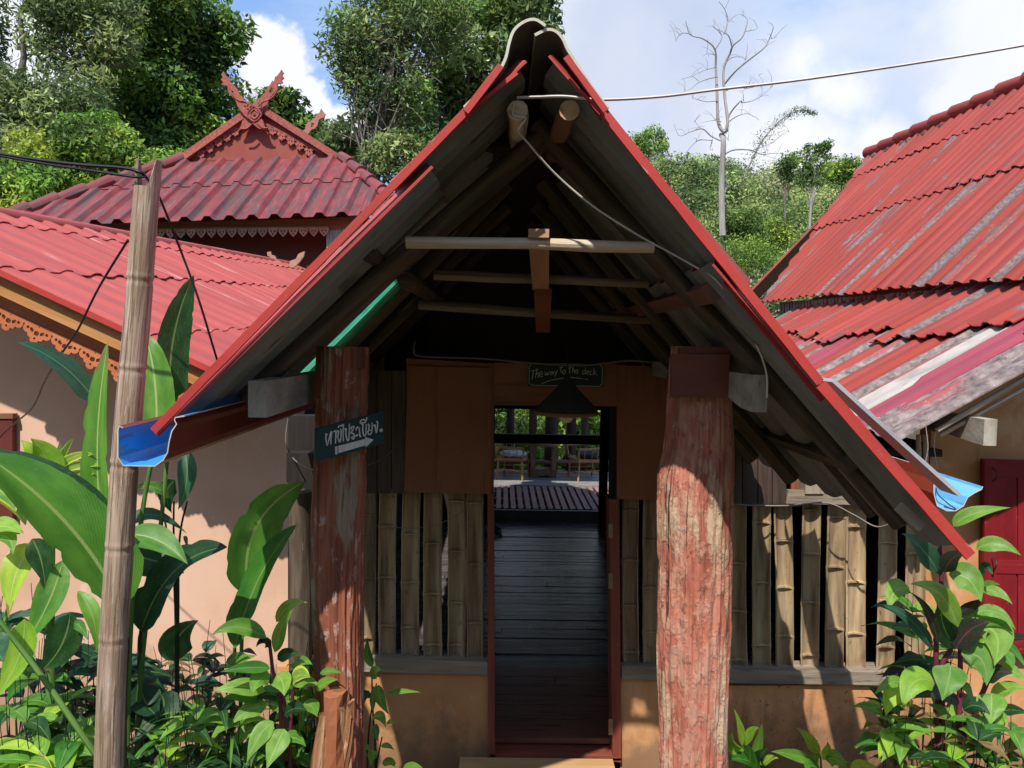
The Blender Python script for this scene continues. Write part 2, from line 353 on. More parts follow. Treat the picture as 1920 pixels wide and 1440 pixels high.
M['trim_pale'] = mat('pale_cut_trim', [(.30, .165, .115), (.44, .28, .20)], sc=(8, 8, 8), coord='Object', rough=.7, bump=.1, var=.12)
M['wall_maroon'] = mat('maroon_wall', [(.10, .022, .018), (.15, .032, .025)], sc=(2, 2), rough=.6, bump=.1, var=.05)
M['wall_dark'] = mat('brown_eave_board', [(.16, .07, .04), (.24, .11, .06)], sc=(10, 2), rough=.6, bump=.2)
M['door_red'] = mat('crimson_painted_door', [(.16, .009, .013), (.22, .013, .019), (.26, .022, .026)], sc=(6, 1.6), rough=.42, bump=.2, bsc=(60, 4), var=.05, layers=[((.10, .008, .01), (26, 1.2), .56, .68, .6), ((.50, .17, .15), (70, 7), .66, .70, .75), ((.30, .06, .06), (5, 2), .58, .7, .5)])
M['iron'] = mat('dark_iron', [(.03, .025, .025), (.07, .055, .05)], sc=(20, 20, 20), coord='Object', rough=.55, bump=.2, metallic=.6)
M['brass'] = mat('dull_hinge_metal', [(.22, .17, .12), (.34, .28, .2)], sc=(30, 30, 30), coord='Object', rough=.45, bump=.2, metallic=.7)
M['silver'] = mat('galvanised_flashing', [(.42, .44, .47), (.55, .57, .6)], sc=(6, 6), rough=.45, bump=.1, metallic=.3)
M['gut_blue'] = mat('blue_gutter_inside', [(.035, .25, .60), (.06, .33, .72)], sc=(5, 2), rough=.35, bump=.05, layers=[((.45, .62, .75), (6, 2), .56, .70, .45), ((.25, .3, .32), (30, 12), .68, .73, .6), ((.14, .12, .09), (60, 5), .55, .66, .55), ((.30, .26, .20), (14, 14), .60, .68, .5)], var=0)
M['gut_sky'] = mat('sky_blue_gutter_inside', [(.12, .40, .64), (.17, .46, .70)], sc=(5, 2), rough=.4, bump=.05, layers=[((.5, .7, .8), (8, 3), .6, .7, .5), ((.16, .15, .12), (50, 6), .57, .68, .55)], var=0)
M['gut_red'] = mat('maroon_gutter_outside', [(.16, .028, .02), (.22, .04, .028)], sc=(5, 2), rough=.4, bump=.05, var=0)
M['gut_rust'] = mat('brick_red_gutter_outside', [(.42, .09, .04), (.5, .12, .06)], sc=(5, 2), rough=.45, bump=.05, var=0)
M['cable_white'] = mat('off_white_cable', [(.50, .46, .40), (.66, .62, .55)], sc=(30, 9), rough=.6, bump=.1, var=0, layers=[((.25, .2, .16), (60, 12), .62, .7, .6)])
M['cable_grey'] = mat('grey_cable', [(.13, .115, .10), (.22, .19, .17)], sc=(30, 9), rough=.6, bump=.1, var=0)
M['cable_black'] = mat('black_cable', [(.012, .012, .014), (.02, .02, .022)], sc=(30, 9), rough=.5, bump=0, var=0)
M['sign_dark'] = mat('dark_green_sign_board', [(.012, .028, .028), (.018, .038, .038)], sc=(6, 6, 6), coord='Object', rough=.5, bump=.1, var=0)
M['sign_teal'] = mat('dark_teal_sign_board', [(.010, .040, .045), (.014, .055, .06)], sc=(6, 6, 6), coord='Object', rough=.5, bump=.1, var=0)
M['paint_white'] = mat('chalky_white_paint', [(.55, .54, .50), (.78, .77, .72)], sc=(60, 60, 60), coord='Object', rough=.8, bump=.1, var=0)
M['shade'] = mat('olive_woven_lamp_shade', [(.035, .036, .024), (.07, .068, .045)], sc=(50, 50), rough=.8, bump=.6, bsc=(90, 90), var=0)
M['rim'] = mat('woven_rim', [(.20, .12, .06), (.34, .22, .12)], sc=(70, 20), rough=.8, bump=.6, var=0)
M['bulb'] = mat('white_globe', [(.72, .68, .6), (.78, .74, .66)], sc=(5, 5), rough=.25, bump=0, var=0)
M['rattan'] = mat('rattan_cane', [(.30, .17, .07), (.46, .29, .13)], sc=(30, 6), rough=.5, bump=.2, var=.15)
M['cushion'] = mat('pale_striped_cushion', [(.55, .55, .60), (.72, .72, .76)], sc=(9, 60), rough=.9, bump=.1, var=.1)
M['cushion_dark'] = mat('dark_cushion', [(.05, .04, .05), (.09, .075, .085)], sc=(9, 9), rough=.9, bump=.1, var=.1)
M['table'] = mat('brown_table_wood', [(.17, .09, .06), (.29, .17, .12)], sc=(20, 4), rough=.5, bump=.2, var=.1)
M['hose'] = mat('blue_hose', [(.02, .10, .14), (.04, .16, .2)], sc=(9, 9), rough=.4, bump=0, var=0)
M['glass'] = mat('drinking_glass', [(.7, .75, .75)], sc=(9, 9), rough=.1, bump=0, var=0, spec=.6)
M['bark'] = mat('tree_bark', [(.09, .075, .06), (.20, .17, .14), (.32, .29, .25)], sc=(14, 3), rough=.9, bump=.8, var=.15, dist=.03)
M['bark_pale'] = mat('bleached_dead_wood', [(.20, .18, .165), (.31, .28, .26), (.42, .39, .365)], sc=(14, 1.4), rough=.85, bump=.5, var=.05, dist=.02)
M['stem_green'] = mat('green_plant_stem', [(.05, .12, .02), (.12, .22, .05)], sc=(9, 3), rough=.5, bump=.2, var=.2)
M['stem_dark'] = mat('dark_plant_stem', [(.012, .016, .010), (.03, .035, .02)], sc=(9, 3), rough=.5, bump=.2, var=.2)
M['stem_purple'] = mat('purple_plant_stem', [(.09, .015, .03), (.20, .035, .065)], sc=(9, 9), rough=.5, bump=.2, var=.2)
M['splinter'] = mat('split_timber', [(.20, .075, .035), (.38, .18, .085), (.52, .34, .20)], sc=(40, 2.5), rough=.85, bump=.8, bsc=(60, 5), var=.2, layers=[((.12, .06, .03), (20, 2), .58, .66, .8)])
M['soil'] = mat('dark_garden_soil', [(.035, .024, .015), (.09, .06, .035), (.13, .10, .05)], sc=(3, 3, 3), coord='Object', rough=.95, bump=.6, bsc=(14, 14, 14), dist=.05, var=0)
M['hillground'] = mat('hill_undergrowth', [(.03, .06, .012), (.07, .12, .03)], sc=(.3, .3, .3), coord='Object', rough=.95, bump=.3, var=0)
def foliage(name, tr=.35):
    return mat(name, [(.8, .8, .8), (1, 1, 1)], sc=(1, 1, 1), coord='Object', det=2, rough=.55, bump=0, var=0, attr='tint', transl=tr, spec=.3)
M['foliage'] = foliage('tree_foliage')
M['forest'] = foliage('forest_foliage')
LF = {}
LF['dark'] = leafmat('dark_glossy_leaf', (.012, .055, .016), (.026, .10, .026), rib=(.16, .26, .08), veins=34)  # dark leaf, lowered further to stand in for shade under the giant leaves
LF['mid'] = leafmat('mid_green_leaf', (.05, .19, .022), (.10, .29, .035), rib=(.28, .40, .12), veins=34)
LF['fresh'] = leafmat('fresh_green_leaf', (.13, .31, .035), (.21, .41, .055), rib=(.3, .45, .12), veins=20, slant=2.2, spots=.8)
LF['lime'] = leafmat('lime_green_leaf', (.22, .44, .035), (.36, .56, .055), rib=(.4, .5, .15), veins=20, slant=2.5)
LF['yellow'] = leafmat('yellow_edged_leaf', (.16, .34, .05), (.30, .46, .06), rib=(.45, .5, .12), edge=(.62, .66, .08), stripes=14)
LF['brown'] = leafmat('dry_brown_leaf', (.22, .13, .05), (.34, .24, .10), rib=(.3, .2, .1), veins=14)
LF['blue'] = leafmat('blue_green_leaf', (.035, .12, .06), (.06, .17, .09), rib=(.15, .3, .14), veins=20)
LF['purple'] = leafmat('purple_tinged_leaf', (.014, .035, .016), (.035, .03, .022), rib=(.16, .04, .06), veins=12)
# ---------------------------------------------------------------- mesh helpers
def rootloc(o):
    v = Vector((0, 0, 0))
    while o is not None:
        v += o.location; o = o.parent
    return v

class MB:
    "collects shapes with uvs (metres; v runs along the grain) and links them as one mesh"
    def __init__(s):
        s.v = []; s.f = []; s.uv = []; s.mi = []
    def quadgrid(s, G, UV, closeu=False, mi=0, flip=False):
        b = len(s.v); r = len(G); c = len(G[0])
        for row in G:
            s.v += [tuple(p) for p in row]
        for i in range(r - 1):
            for j in range(c - 1):
                q = [b + i * c + j, b + i * c + j + 1, b + (i + 1) * c + j + 1, b + (i + 1) * c + j]
                u = [UV[i][j], UV[i][j + 1], UV[i + 1][j + 1], UV[i + 1][j]]
                if flip: q.reverse(); u.reverse()
                s.f.append(q); s.uv += u; s.mi.append(mi)
    def face(s, pts, uvs=None, mi=0):
        b = len(s.v); s.v += [tuple(p) for p in pts]
        s.f.append(list(range(b, b + len(pts))))
        if uvs is None:
            o = Vector(pts[0]); a = (Vector(pts[1]) - o)
            a = a.normalized() if a.length else Vector((1, 0, 0))
            n = a.cross(Vector(pts[-1]) - o); n = n.normalized() if n.length > 1e-12 else Vector((0, 0, 1))
            bb = n.cross(a)
            uvs = [((Vector(p) - o).dot(a), (Vector(p) - o).dot(bb)) for p in pts]
        s.uv += uvs; s.mi.append(mi)
    def box8(s, c, mi=0):
        "c: 8 corners, bottom 4 ccw then top 4"
        c = [Vector(p) for p in c]
        e = [(c[1] - c[0]).length, (c[3] - c[0]).length, (c[4] - c[0]).length]
        for ids in ((3, 2, 1, 0), (4, 5, 6, 7), (0, 1, 5, 4), (1, 2, 6, 5), (2, 3, 7, 6), (3, 0, 4, 7)):
            p = [c[i] for i in ids]
            a = (p[1] - p[0]).length; b = (p[3] - p[0]).length
            if b >= a: uv = [(0, 0), (a, 0), (a, b), (0, b)]
            else: uv = [(0, 0), (0, a), (b, a), (b, 0)]
            s.face(p, uv, mi)
    def box(s, x0, x1, y0, y1, z0, z1, mi=0, jit=0):
        c = [(x0, y0, z0), (x1, y0, z0), (x1, y1, z0), (x0, y1, z0), (x0, y0, z1), (x1, y0, z1), (x1, y1, z1), (x0, y1, z1)]
        if jit: c = [tuple(q + random.uniform(-jit, jit) for q in p) for p in c]
        s.box8(c, mi)
    def bar(s, a, b, w, h, up=(0, 0, 1), mi=0, w2=None, h2=None):
        a = Vector(a); b = Vector(b); d = (b - a).normalized(); up = Vector(up)
        x = d.cross(up).normalized(); z = x.cross(d).normalized()
        w2 = w if w2 is None else w2; h2 = h if h2 is None else h2
        A = [a - x * w / 2 - z * h / 2, a + x * w / 2 - z * h / 2, a + x * w / 2 + z * h / 2, a - x * w / 2 + z * h / 2]
        B = [b - x * w2 / 2 - z * h2 / 2, b + x * w2 / 2 - z * h2 / 2, b + x * w2 / 2 + z * h2 / 2, b - x * w2 / 2 + z * h2 / 2]
        s.box8([A[0], A[1], A[2], A[3], B[0], B[1], B[2], B[3]], mi)
    def tube(s, pts, rad, seg=8, cap=True, mi=0, capmi=None, wob=0, seed=0):
        pts = [Vector(p) for p in pts]; n = len(pts)
        if isinstance(rad, (int, float)): rad = [rad] * n
        T = []
        for i in range(n):
            t = pts[min(i + 1, n - 1)] - pts[max(i - 1, 0)]
            T.append(t.normalized())
        up = Vector((0, 0, 1)) if abs(T[0].z) < .9 else Vector((0, 1, 0))
        x = T[0].cross(up).normalized()
        G = []; UV = []; ln = 0
        for i in range(n):
            if i: ln += (pts[i] - pts[i - 1]).length
            x = (x - T[i] * x.dot(T[i])).normalized(); y = T[i].cross(x)
            row = []; uvr = []
            for k in range(seg + 1):
                a = 2 * math.pi * (k % seg) / seg
                r = rad[i]
                if wob: r *= 1 + wob * noise.noise(Vector((math.cos(a) * 1.3 + seed, math.sin(a) * 1.3, ln * 4)))
                row.append(pts[i] + (x * math.cos(a) + y * math.sin(a)) * r)
                uvr.append((rad[0] * 2 * math.pi * k / seg, ln))
            G.append(row); UV.append(uvr)
        s.quadgrid(G, UV, mi=mi)
        if cap:
            cm = mi if capmi is None else capmi
            s.face(G[0][:-1][::1], None, cm); s.face(G[-1][:-1][::-1], None, cm)
    def prism(s, loops, origin, ax, ay, th, mi=0, simi=None):
        "flat outline (first loop) with holes, given thickness th along ax x ay"
        origin = Vector(origin); ax = Vector(ax); ay = Vector(ay); n = ax.cross(ay).normalized() * th
        L3 = [[Vector((p[0], p[1], 0)) for p in l] for l in loops]
        tris = geometry.tessellate_polygon(L3)
        flat = [p for l in L3 for p in l]
        W = [origin + ax * p.x + ay * p.y for p in flat]
        def cc(t):
            a, b, c_ = (flat[i] for i in t)
            return (b - a).cross(c_ - a).z > 0
        for t in tris:
            t = t if cc(t) else t[::-1]
            s.face([W[i] + n for i in t], [(flat[i].x, flat[i].y) for i in t], mi)
            s.face([W[i] for i in reversed(t)], [(flat[i].x, flat[i].y) for i in reversed(t)], mi)
        o = 0
        for l in L3:
            k = len(l)
            for i in range(k):
                a = W[o + i]; b = W[o + (i + 1) % k]
                s.face([a, b, b + n, a + n], None, mi if simi is None else simi)
            o += k
    def build(s, name, mats, parent=None, smooth=False, weld=False, kind=None):
        me = bpy.data.meshes.new(name)
        off = rootloc(parent)
        co = np.array(s.v, dtype=np.float32).reshape(-1, 3) - np.array(off, dtype=np.float32)
        me.from_pydata(co.tolist(), [], s.f)
        uvl = me.uv_layers.new(name="UVMap")
        uvl.data.foreach_set("uv", np.array(s.uv, dtype=np.float32).ravel())
        if not isinstance(mats, (list, tuple)): mats = [mats]
        for m in mats: me.materials.append(m)
        me.polygons.foreach_set("material_index", s.mi)
        if weld:
            import bmesh
            bm = bmesh.new(); bm.from_mesh(me); bmesh.ops.remove_doubles(bm, verts=bm.verts, dist=1e-5); bm.to_mesh(me); bm.free()
        if smooth:
            me.polygons.foreach_set("use_smooth", [True] * len(me.polygons))
        o = bpy.data.objects.new(name, me)
        COL.objects.link(o)
        if parent: o.parent = parent
        if kind: o['kind'] = kind
        return o

def autosmooth(o, ang=40):
    me = o.data
    me.polygons.foreach_set("use_smooth", [True] * len(me.polygons))
    try: me.set_sharp_from_angle(angle=R(ang))
    except Exception: pass
    return o

def thing(name, label, cat, loc, group=None):
    o = bpy.data.objects.new(name, None); COL.objects.link(o)
    o.empty_display_size = .1
    o.location = loc
    o['label'] = label; o['category'] = cat
    if group: o['group'] = group
    return o
def tag(o, label, cat, group=None):
    o['label'] = label; o['category'] = cat
    if group: o['group'] = group
    return o
def simple(mb, name, mats, label, cat, loc, group=None, smooth=False, weld=False):
    "a thing that is one mesh: origin at loc"
    o = mb.build(name, mats, None, smooth, weld)
    loc = Vector(loc)
    o.data.transform(Matrix.Translation(-loc)); o.location = loc
    return tag(o, label, cat, group)

def lerp(a, b, t): return a + (b - a) * t
def bez(a, b, c, t): return a * (1 - t) ** 2 + b * 2 * t * (1 - t) + c * t * t
def catmull(pts, n):
    pts = [Vector(p) for p in pts]; out = []
    for i in range(len(pts) - 1):
        p0 = pts[max(i - 1, 0)]; p1 = pts[i]; p2 = pts[i + 1]; p3 = pts[min(i + 2, len(pts) - 1)]
        for k in range(n):
            t = k / n
            out.append(.5 * ((2 * p1) + (p2 - p0) * t + (2 * p0 - 5 * p1 + 4 * p2 - p3) * t * t + (3 * p1 - p0 - 3 * p2 + p3) * t ** 3))
    out.append(pts[-1]); return out

# corrugated sheet on the patch o + U*u + V*v (metres), thickness th, wave along U
def wave(x, kind):
    f = x - math.floor(x)
    if kind == 'round': return .5 + .5 * math.cos(2 * math.pi * f)
    # flat valley, raised rounded crown
    if f < .22: return .5 - .5 * math.cos(math.pi * f / .22) if f < .22 else 1
    if f < .42: return 1
    if f < .60: return .5 + .5 * math.cos(math.pi * (f - .42) / .18)
    return 0
def sheet(name, parent, O, U, V, u0, u1, v0, v1, pitch, amp, mats, kind='roman', th=.007, res=10, lift0=0., lift1=0., vf0=None, vf1=None, nv=1, sag=0.0, flange=None):
    "mats: top, under, edge"
    O = Vector(O); U = Vector(U).normalized(); V = Vector(V).normalized(); Nn = U.cross(V).normalized()
    if Nn.z < 0: Nn = -Nn
    n = max(2, int((u1 - u0) / pitch * res))
    us = [u0 + (u1 - u0) * i / n for i in range(n + 1)]
    mb = MB(); top = []; bot = []; UVt = []
    for j in range(nv + 1):
        tr, br, ur = [], [], []
        for u in us:
            a = vf0(u) if vf0 else v0; b = vf1(u) if vf1 else v1
            if b < a: b = a
            v = a + (b - a) * j / nv
            t = (v - v0) / max(1e-6, (v1 - v0))
            h = amp * wave(u / pitch, kind) + lift0 + (lift1 - lift0) * t
            p = O + U * u + V * v + Nn * h
            tr.append(p + Nn * th); br.append(p); ur.append((u, v))
        top.append(tr); bot.append(br); UVt.append(ur)
    rev = (U.cross(V)).dot(Nn) < 0
    mb.quadgrid(top, UVt, mi=0, flip=rev); mb.quadgrid(bot, UVt, mi=1, flip=not rev)
    for j in (0, nv):
        mb.quadgrid([bot[j], top[j]], [UVt[j], UVt[j]], mi=2)
    for i in (0, n):
        mb.quadgrid([[bot[j][i] for j in range(nv + 1)], [top[j][i] for j in range(nv + 1)]], [[UVt[j][i] for j in range(nv + 1)]] * 2, mi=2)
    return mb.build(name, mats, parent)

def copyto(o, parent, loc):
    c_ = o.copy(); COL.objects.link(c_); c_.parent = parent; c_.location = loc
    return c_

def log(name, parent, a, b, r, mats, r2=None, seg=12, sag=0, wob=.12, n=8, capmi=1):
    a = Vector(a); b = Vector(b); r2 = r if r2 is None else r2
    sd_ = random.random() * 50
    pts = []; rad = []
    d = (b - a); side = d.cross(Vector((0, 0, 1))).normalized()
    for i in range(n + 1):
        t = i / n
        p = a.lerp(b, t) + Vector((0, 0, -sag * 4 * t * (1 - t)))
        p += side * noise.noise(Vector((sd_, t * 2.5, 0))) * r * .5 + Vector((0, 0, 1)) * noise.noise(Vector((sd_, 9, t * 2.5))) * r * .4
        pts.append(p); rad.append(r + (r2 - r) * t)
    mb = MB(); mb.tube(pts, rad, seg, True, 0, capmi if isinstance(mats, list) else 0, wob, sd_)
    o = mb.build(name, mats, parent, True)
    return autosmooth(o, 50)

# leaf with midrib bezier base->ctrl->tip, width w (metres), face normal hint
def leafshape(t, kind):
    if kind == 'lance': return max(0, math.sin(math.pi * min(1, t ** .74))) ** .95 * (1.04 - .28 * t * t)
    if kind == 'banana': return min(1, (t / .16)) ** .55 * max(0, 1 - ((t - .25) / .75) ** 2.6 if t > .25 else 1) ** .8
    if kind == 'strap': return min(1, t / .12) ** .5 * max(0, 1 - t ** 4) ** .9
    return math.sin(math.pi * t)
def leafmesh(mb, base, ctrl, tip, w, nrm, fold=.25, kind='lance', n=12, twist=0, wavy=.06, curl=0, seed=0, petiole=0):
    base = Vector(base); ctrl = Vector(ctrl); tip = Vector(tip); nrm = Vector(nrm)
    G = []; UV = []
    for i in range(n + 1):
        t = i / n
        p = bez(base, ctrl, tip, t)
        q = (ctrl - base) * (1 - t) + (tip - ctrl) * t
        q = q.normalized() if q.length > 1e-6 else Vector((0, 0, 1))
        side = q.cross(nrm)
        side = side.normalized() if side.length > 1e-5 else Vector((1, 0, 0))
        nn = side.cross(q).normalized()
        if twist:
            m_ = Matrix.Rotation(twist * (t - .3), 3, q); side = m_ @ side; nn = m_ @ nn
        hw0 = w / 2 * max(.012, leafshape(t, kind))
        row = []; ur = []
        for k, x in enumerate((-1, -.55, 0, .55, 1)):
            hw = hw0
            if kind == 'banana' and abs(x) == 1:      # torn and nibbled margins
                q_ = noise.noise(Vector((seed + x * 7, t * 9, 2))); hw = hw0 * (1 - .42 * max(0, q_ - .22) / .5 - .03 * random.random())
            hh = abs(x) * fold * hw + wavy * w * noise.noise(Vector((seed + x * .8, t * 5, x * 2))) * abs(x) - curl * hw * x * x
            row.append(p + side * (x * hw) + nn * hh); ur.append((.5 + x / 2, t))
        G.append(row); UV.append(ur)
    mb.quadgrid(G, UV)
def leafpx(parent, b, c, t, wpx, m, tilt=(0, 0), fold=.25, kind='lance', name='leaf', twist=0, curl=0, n=12, wavy=.06):
    "b,c,t = (px,py,Y); wpx = width in photo pixels; tilt turns the blade's face (right, up)"
    B, C_, T_ = P(*b), P(*c), P(*t)
    Y = (b[2] + c[2] + t[2]) / 3
    w = wpx / 1440 * Y
    mid = (B + T_) / 2
    nrm = (CAMPOS - mid).normalized() + Vector((tilt[0], 0, tilt[1]))
    mb = MB(); leafmesh(mb, B, C_, T_, w, nrm, fold, kind, n, twist, wavy, curl, random.random() * 90)
    o = mb.build(name, m, parent, True)
    return o
# ================================================================ GROUND
def ground():
    mb = MB(); n = 60; G = []; UV = []
    for i in range(n + 1):
        row = []; ur = []
        for j in range(n + 1):
            x = -1 + 2 * j / n; y = i / n
            X = math.copysign(abs(x) ** 2.2, x) * 420; Y = -30 + (y ** 2.2) * 800
            z = -.5
            if Y > 17: z += min(1, (Y - 17) / 10) * -.9
            row.append((X, Y, z)); ur.append((X, Y))
        G.append(row); UV.append(ur)
    mb.quadgrid(G, UV)
    o = mb.build('ground', M['soil'], None); o['kind'] = 'structure'
ground()

def pxquad(mb, q, Y, th, mi=0):
    "q: four photo pixels bl, br, tr, tl on plane y=Y, box going back by th"
    f = [P(x, y, Y) for x, y in q]; b = [p + Vector((0, th, 0)) for p in f]
    mb.box8([f[0], f[1], b[1], b[0], f[3], f[2], b[2], b[3]], mi)
def pxbox(name, parent, x0, x1, y0, y1, Y, th, m, dx=0, jit=0):
    q = [(x0 + dx, y1), (x1 + dx, y1), (x1, y0), (x0, y0)]
    if jit: q = [(a + random.uniform(-jit, jit), b) for a, b in q]
    mb = MB(); pxquad(mb, q, Y, th)
    return mb.build(name, m, parent)
def pxq(name, parent, q, Y, th, m):
    mb = MB(); pxquad(mb, q, Y, th); return mb.build(name, m, parent)

# ================================================================ ENTRANCE HOUSE
EH = thing('entrance_house', 'steep gabled entrance with red roof edges, two log pillars and a dark doorway', 'house', (0.1, 4.2, 0))
YV = 2.2
L0 = P(868, 205, YV); L1 = P(281, 803, YV); R0 = P(1140, 205, YV); R1 = P(1829, 1036, YV)
UL = Vector((0, 1, 0)); VL = (L1 - L0).normalized(); VR = (R1 - R0).normalized()
lenL = (L1 - L0).length; lenR = (R1 - R0).length
NL = Vector((VL.z, 0, -VL.x)); NL = NL if NL.z > 0 else -NL
NR = Vector((VR.z, 0, -VR.x)); NR = NR if NR.z > 0 else -NR
jL = (P(765, 345, YV) - L0).length * .9; jR = (P(1360, 525, YV) - R0).length
ms = [M['roof_left'], M['roof_under'], M['edge_red']]
msr = [M['roof_red'], M['roof_under'], M['edge_red']]
def cols(total, w):
    out = []; u = 0
    while u < total - .01:
        out.append((u, min(total, u + w))); u += w
    return out
pit = .25
for (a, b) in [(0, .57), (.57, 1.33)] + [(1.33 + .76 * k, 2.09 + .76 * k) for k in range(8)]:
    sheet('roof_sheet', EH, L0 - NL * .035, UL, VL, a, b + .03, -.22, jL + .05, pit, .028, ms, lift0=0, lift1=.018)
for (a, b) in [(0, .95)] + [(1.17 + .76 * k, 1.93 + .76 * k) for k in range(8)]:
    sheet('roof_sheet', EH, L0 - NL * .035, UL, VL, a, b + .03, jL - .06, lenL, pit, .028, ms, lift0=-.02, lift1=0)
sheet('roof_sheet', EH, L0 - NL * .035, UL, VL, .94, 1.20, jL - .06, jL + .26, pit, .028, ms, lift0=-.02, lift1=0)
gs = sheet('skylight_sheet', EH, L0 - NL * .035, UL, VL, .94, 1.20, jL + .20, lenL - .06, .066, .012, [M['green_sheet']] * 3, kind='round', lift0=-.02, th=.003)
gs['label'] = 'green translucent sheet let into the left slope'
for (a, b) in cols(7.1, .76):
    sheet('roof_sheet', EH, R0 - NR * .035, UL, VR, a, b + .03, -.22, jR + .05, pit, .028, msr, lift0=0, lift1=.018)
    sheet('roof_sheet', EH, R0 - NR * .035, UL, VR, a, b + .03, jR - .06, lenR, pit, .028, msr, lift0=-.02, lift1=0)
def flange(a, b, wpx, Y, m=M['edge_red'], th=.012, w2px=None):
    a = Vector((a[0], a[1])); b = Vector((b[0], b[1])); d = (b - a).normalized(); n = Vector((-d.y, d.x))
    if n.y < 0: n = -n
    w2px = wpx if w2px is None else w2px
    K = max(3, int((b - a).length / 45)); sd_ = a.x; F = []; Bk = []; U = []; ln = (P(a.x, a.y, Y) - P(b.x, b.y, Y)).length
    D = Vector((0, th, 0)); G = [[], [], [], [], []]
    L_ = (b - a).length
    for i in range(K + 1):
        t = i / K; c_ = a + (b - a) * t; w_ = wpx + (w2px - wpx) * t
        o1 = 1.1 * noise.noise(Vector((sd_, t * L_ * .009, 0))); o2 = 1.3 * noise.noise(Vector((sd_ + 9, t * L_ * .012, 0)))
        p = c_ + n * (w_ + o2); q = c_ + n * o1
        p3, q3 = P(p.x, p.y, Y), P(q.x, q.y, Y)
        for g_, v in zip(G, (q3, p3, p3 + D, q3 + D, q3)): g_.append(v)
    mb = MB()
    for r_ in range(4): mb.quadgrid([G[r_], G[r_ + 1]], [[(0, ln * i / K) for i in range(K + 1)], [(wpx / 1440 * Y, ln * i / K) for i in range(K + 1)]])
    mb.face([G[k][0] for k in range(4)]); mb.face([G[3 - k][-1] for k in range(4)])
    return mb.build('verge_flange', m, EH)
flange((871, 200), (281, 803), 15, YV - .012)
flange((762, 350), (290, 812), 8, YV + .02, w2px=5)
flange((1138, 203), (1545, 712), 17, YV - .012)
flange((1548, 714), (1829, 1036), 21, YV - .014)
flange((1362, 524), (1546, 748), 9, YV + .03)
# ridge caps
def cap(pts, Y0, Y1, name, flip):
    ps = catmull([P(x, y, Y0) for x, y in pts], 4)
    n = len(ps); th = .008; out = []
    for i in range(n):
        d = (ps[min(i + 1, n - 1)] - ps[max(i - 1, 0)]).normalized(); nn = Vector((-d.z, 0, d.x)) * (1 if flip else -1)
        out.append(ps[i] + nn * th)
    D = Vector((0, Y1 - Y0, 0)); mb = MB(); L = [0]
    for i in range(1, n): L.append(L[-1] + (ps[i] - ps[i - 1]).length)
    ua = [(0, l) for l in L]; ub = [(Y1 - Y0, l) for l in L]
    mb.quadgrid([out, [p + D for p in out]], [ua, ub], mi=0); mb.quadgrid([ps, [p + D for p in ps]], [ua, ub], mi=1)
    mb.quadgrid([ps, out], [ua, ua], mi=2); mb.quadgrid([[p + D for p in ps], [p + D for p in out]], [ua, ua], mi=2)
    for i in (0, n - 1): mb.quadgrid([[ps[i], out[i]], [ps[i] + D, out[i] + D]], [[(0, 0), (.01, 0)], [(0, 1), (.01, 1)]], mi=2)
    o = mb.build(name, [M['roof_red'], M['cap_under'], M['edge_pale']], EH)
    return autosmooth(o, 60)
capL = [(872, 203), (908, 168), (938, 134), (951, 108), (957, 82), (966, 58), (984, 43), (1003, 39), (1021, 50)]
capR = [(1138, 204), (1104, 158), (1078, 118), (1062, 94), (1053, 74), (1041, 61), (1026, 58), (1004, 68)]
for k in range(6):
    y0 = YV - .03 + k * 1.18
    cap(capL, y0, y0 + 1.2, 'ridge_cap', True) if k == 0 else None
    cap(capR, y0 + .01, y0 + 1.2, 'ridge_cap', False) if k == 0 else None
D_ = Vector((0, 0, 0))
# caps further back repeat the first pair (shared mesh)
capo = [o for o in EH.children if o.name.startswith('ridge_cap')]
for k in range(1, 6):
    for o in capo: copyto(o, EH, (0, k * 1.18, -.004 * k))
flange((934, 118), (868, 205), 13, YV - .045)
flange((966, 132), (880, 206), 9, YV - .02, w2px=4)
flange((1066, 102), (1141, 204), 12, YV - .045)
flange((1088, 165), (1134, 214), 4, YV - .02)

# rafters and collars under the sheets
def under(side, v, Y, drop):
    if side == 'L': p = L0 + VL * v - NL * drop
    else: p = R0 + VR * v - NR * drop
    return Vector((p.x, Y, p.z))
LG = [M['log'], M['log_end']]; LD = [M['log'], M['log']]
log('rafter', EH, P(1012, 262, 2.62), P(455, 742, 2.62), .040, LD, .034)
log('rafter', EH, P(1005, 235, 2.62), P(1688, 978, 2.55), .036, LD, .030)
for Y in (3.28, 3.80, 4.42):
    a = -.10
    log('rafter', EH, under('L', a, Y, .085), under('L', lenL - .12, Y, .085), .036, LD, seg=8)
    log('rafter', EH, under('R', a, Y, .085), under('R', lenR - .10, Y, .085), .036, LD, seg=8)
# ridge poles and purlins, running back
log('ridge_pole', EH, P(972, 207, 2.3), P(972, 207, 2.3) + Vector((.01, .55, .02)), .030, [M['log_pale'], M['log_pale']])
log('ridge_pole', EH, P(1063, 207, 2.28), P(1063, 207, 2.28) + Vector((0, .60, .02)), .030, [mat('brown_ridge_pole', [(.16, .075, .05), (.24, .12, .08)], sc=(20, 2), bump=.4), M['log_end']])
log('purlin', EH, P(683, 470, 2.42), P(683, 470, 2.42) + Vector((0, 5.5, .0)), .027, [M['log'], M['log']])
log('purlin', EH, P(765, 522, 2.85), P(765, 522, 2.85) + Vector((0, 5.0, .0)), .034, [M['log'], M['log']])
mb = MB(); pe = P(1337, 546, 2.36); mb.bar(pe, pe + Vector((0, 5.5, 0)), .06, .045, up=NR, mi=0)
mb.build('purlin', mat('sawn_brown_purlin', [(.13, .06, .04), (.22, .11, .075)], sc=(20, 2), bump=.3), EH)
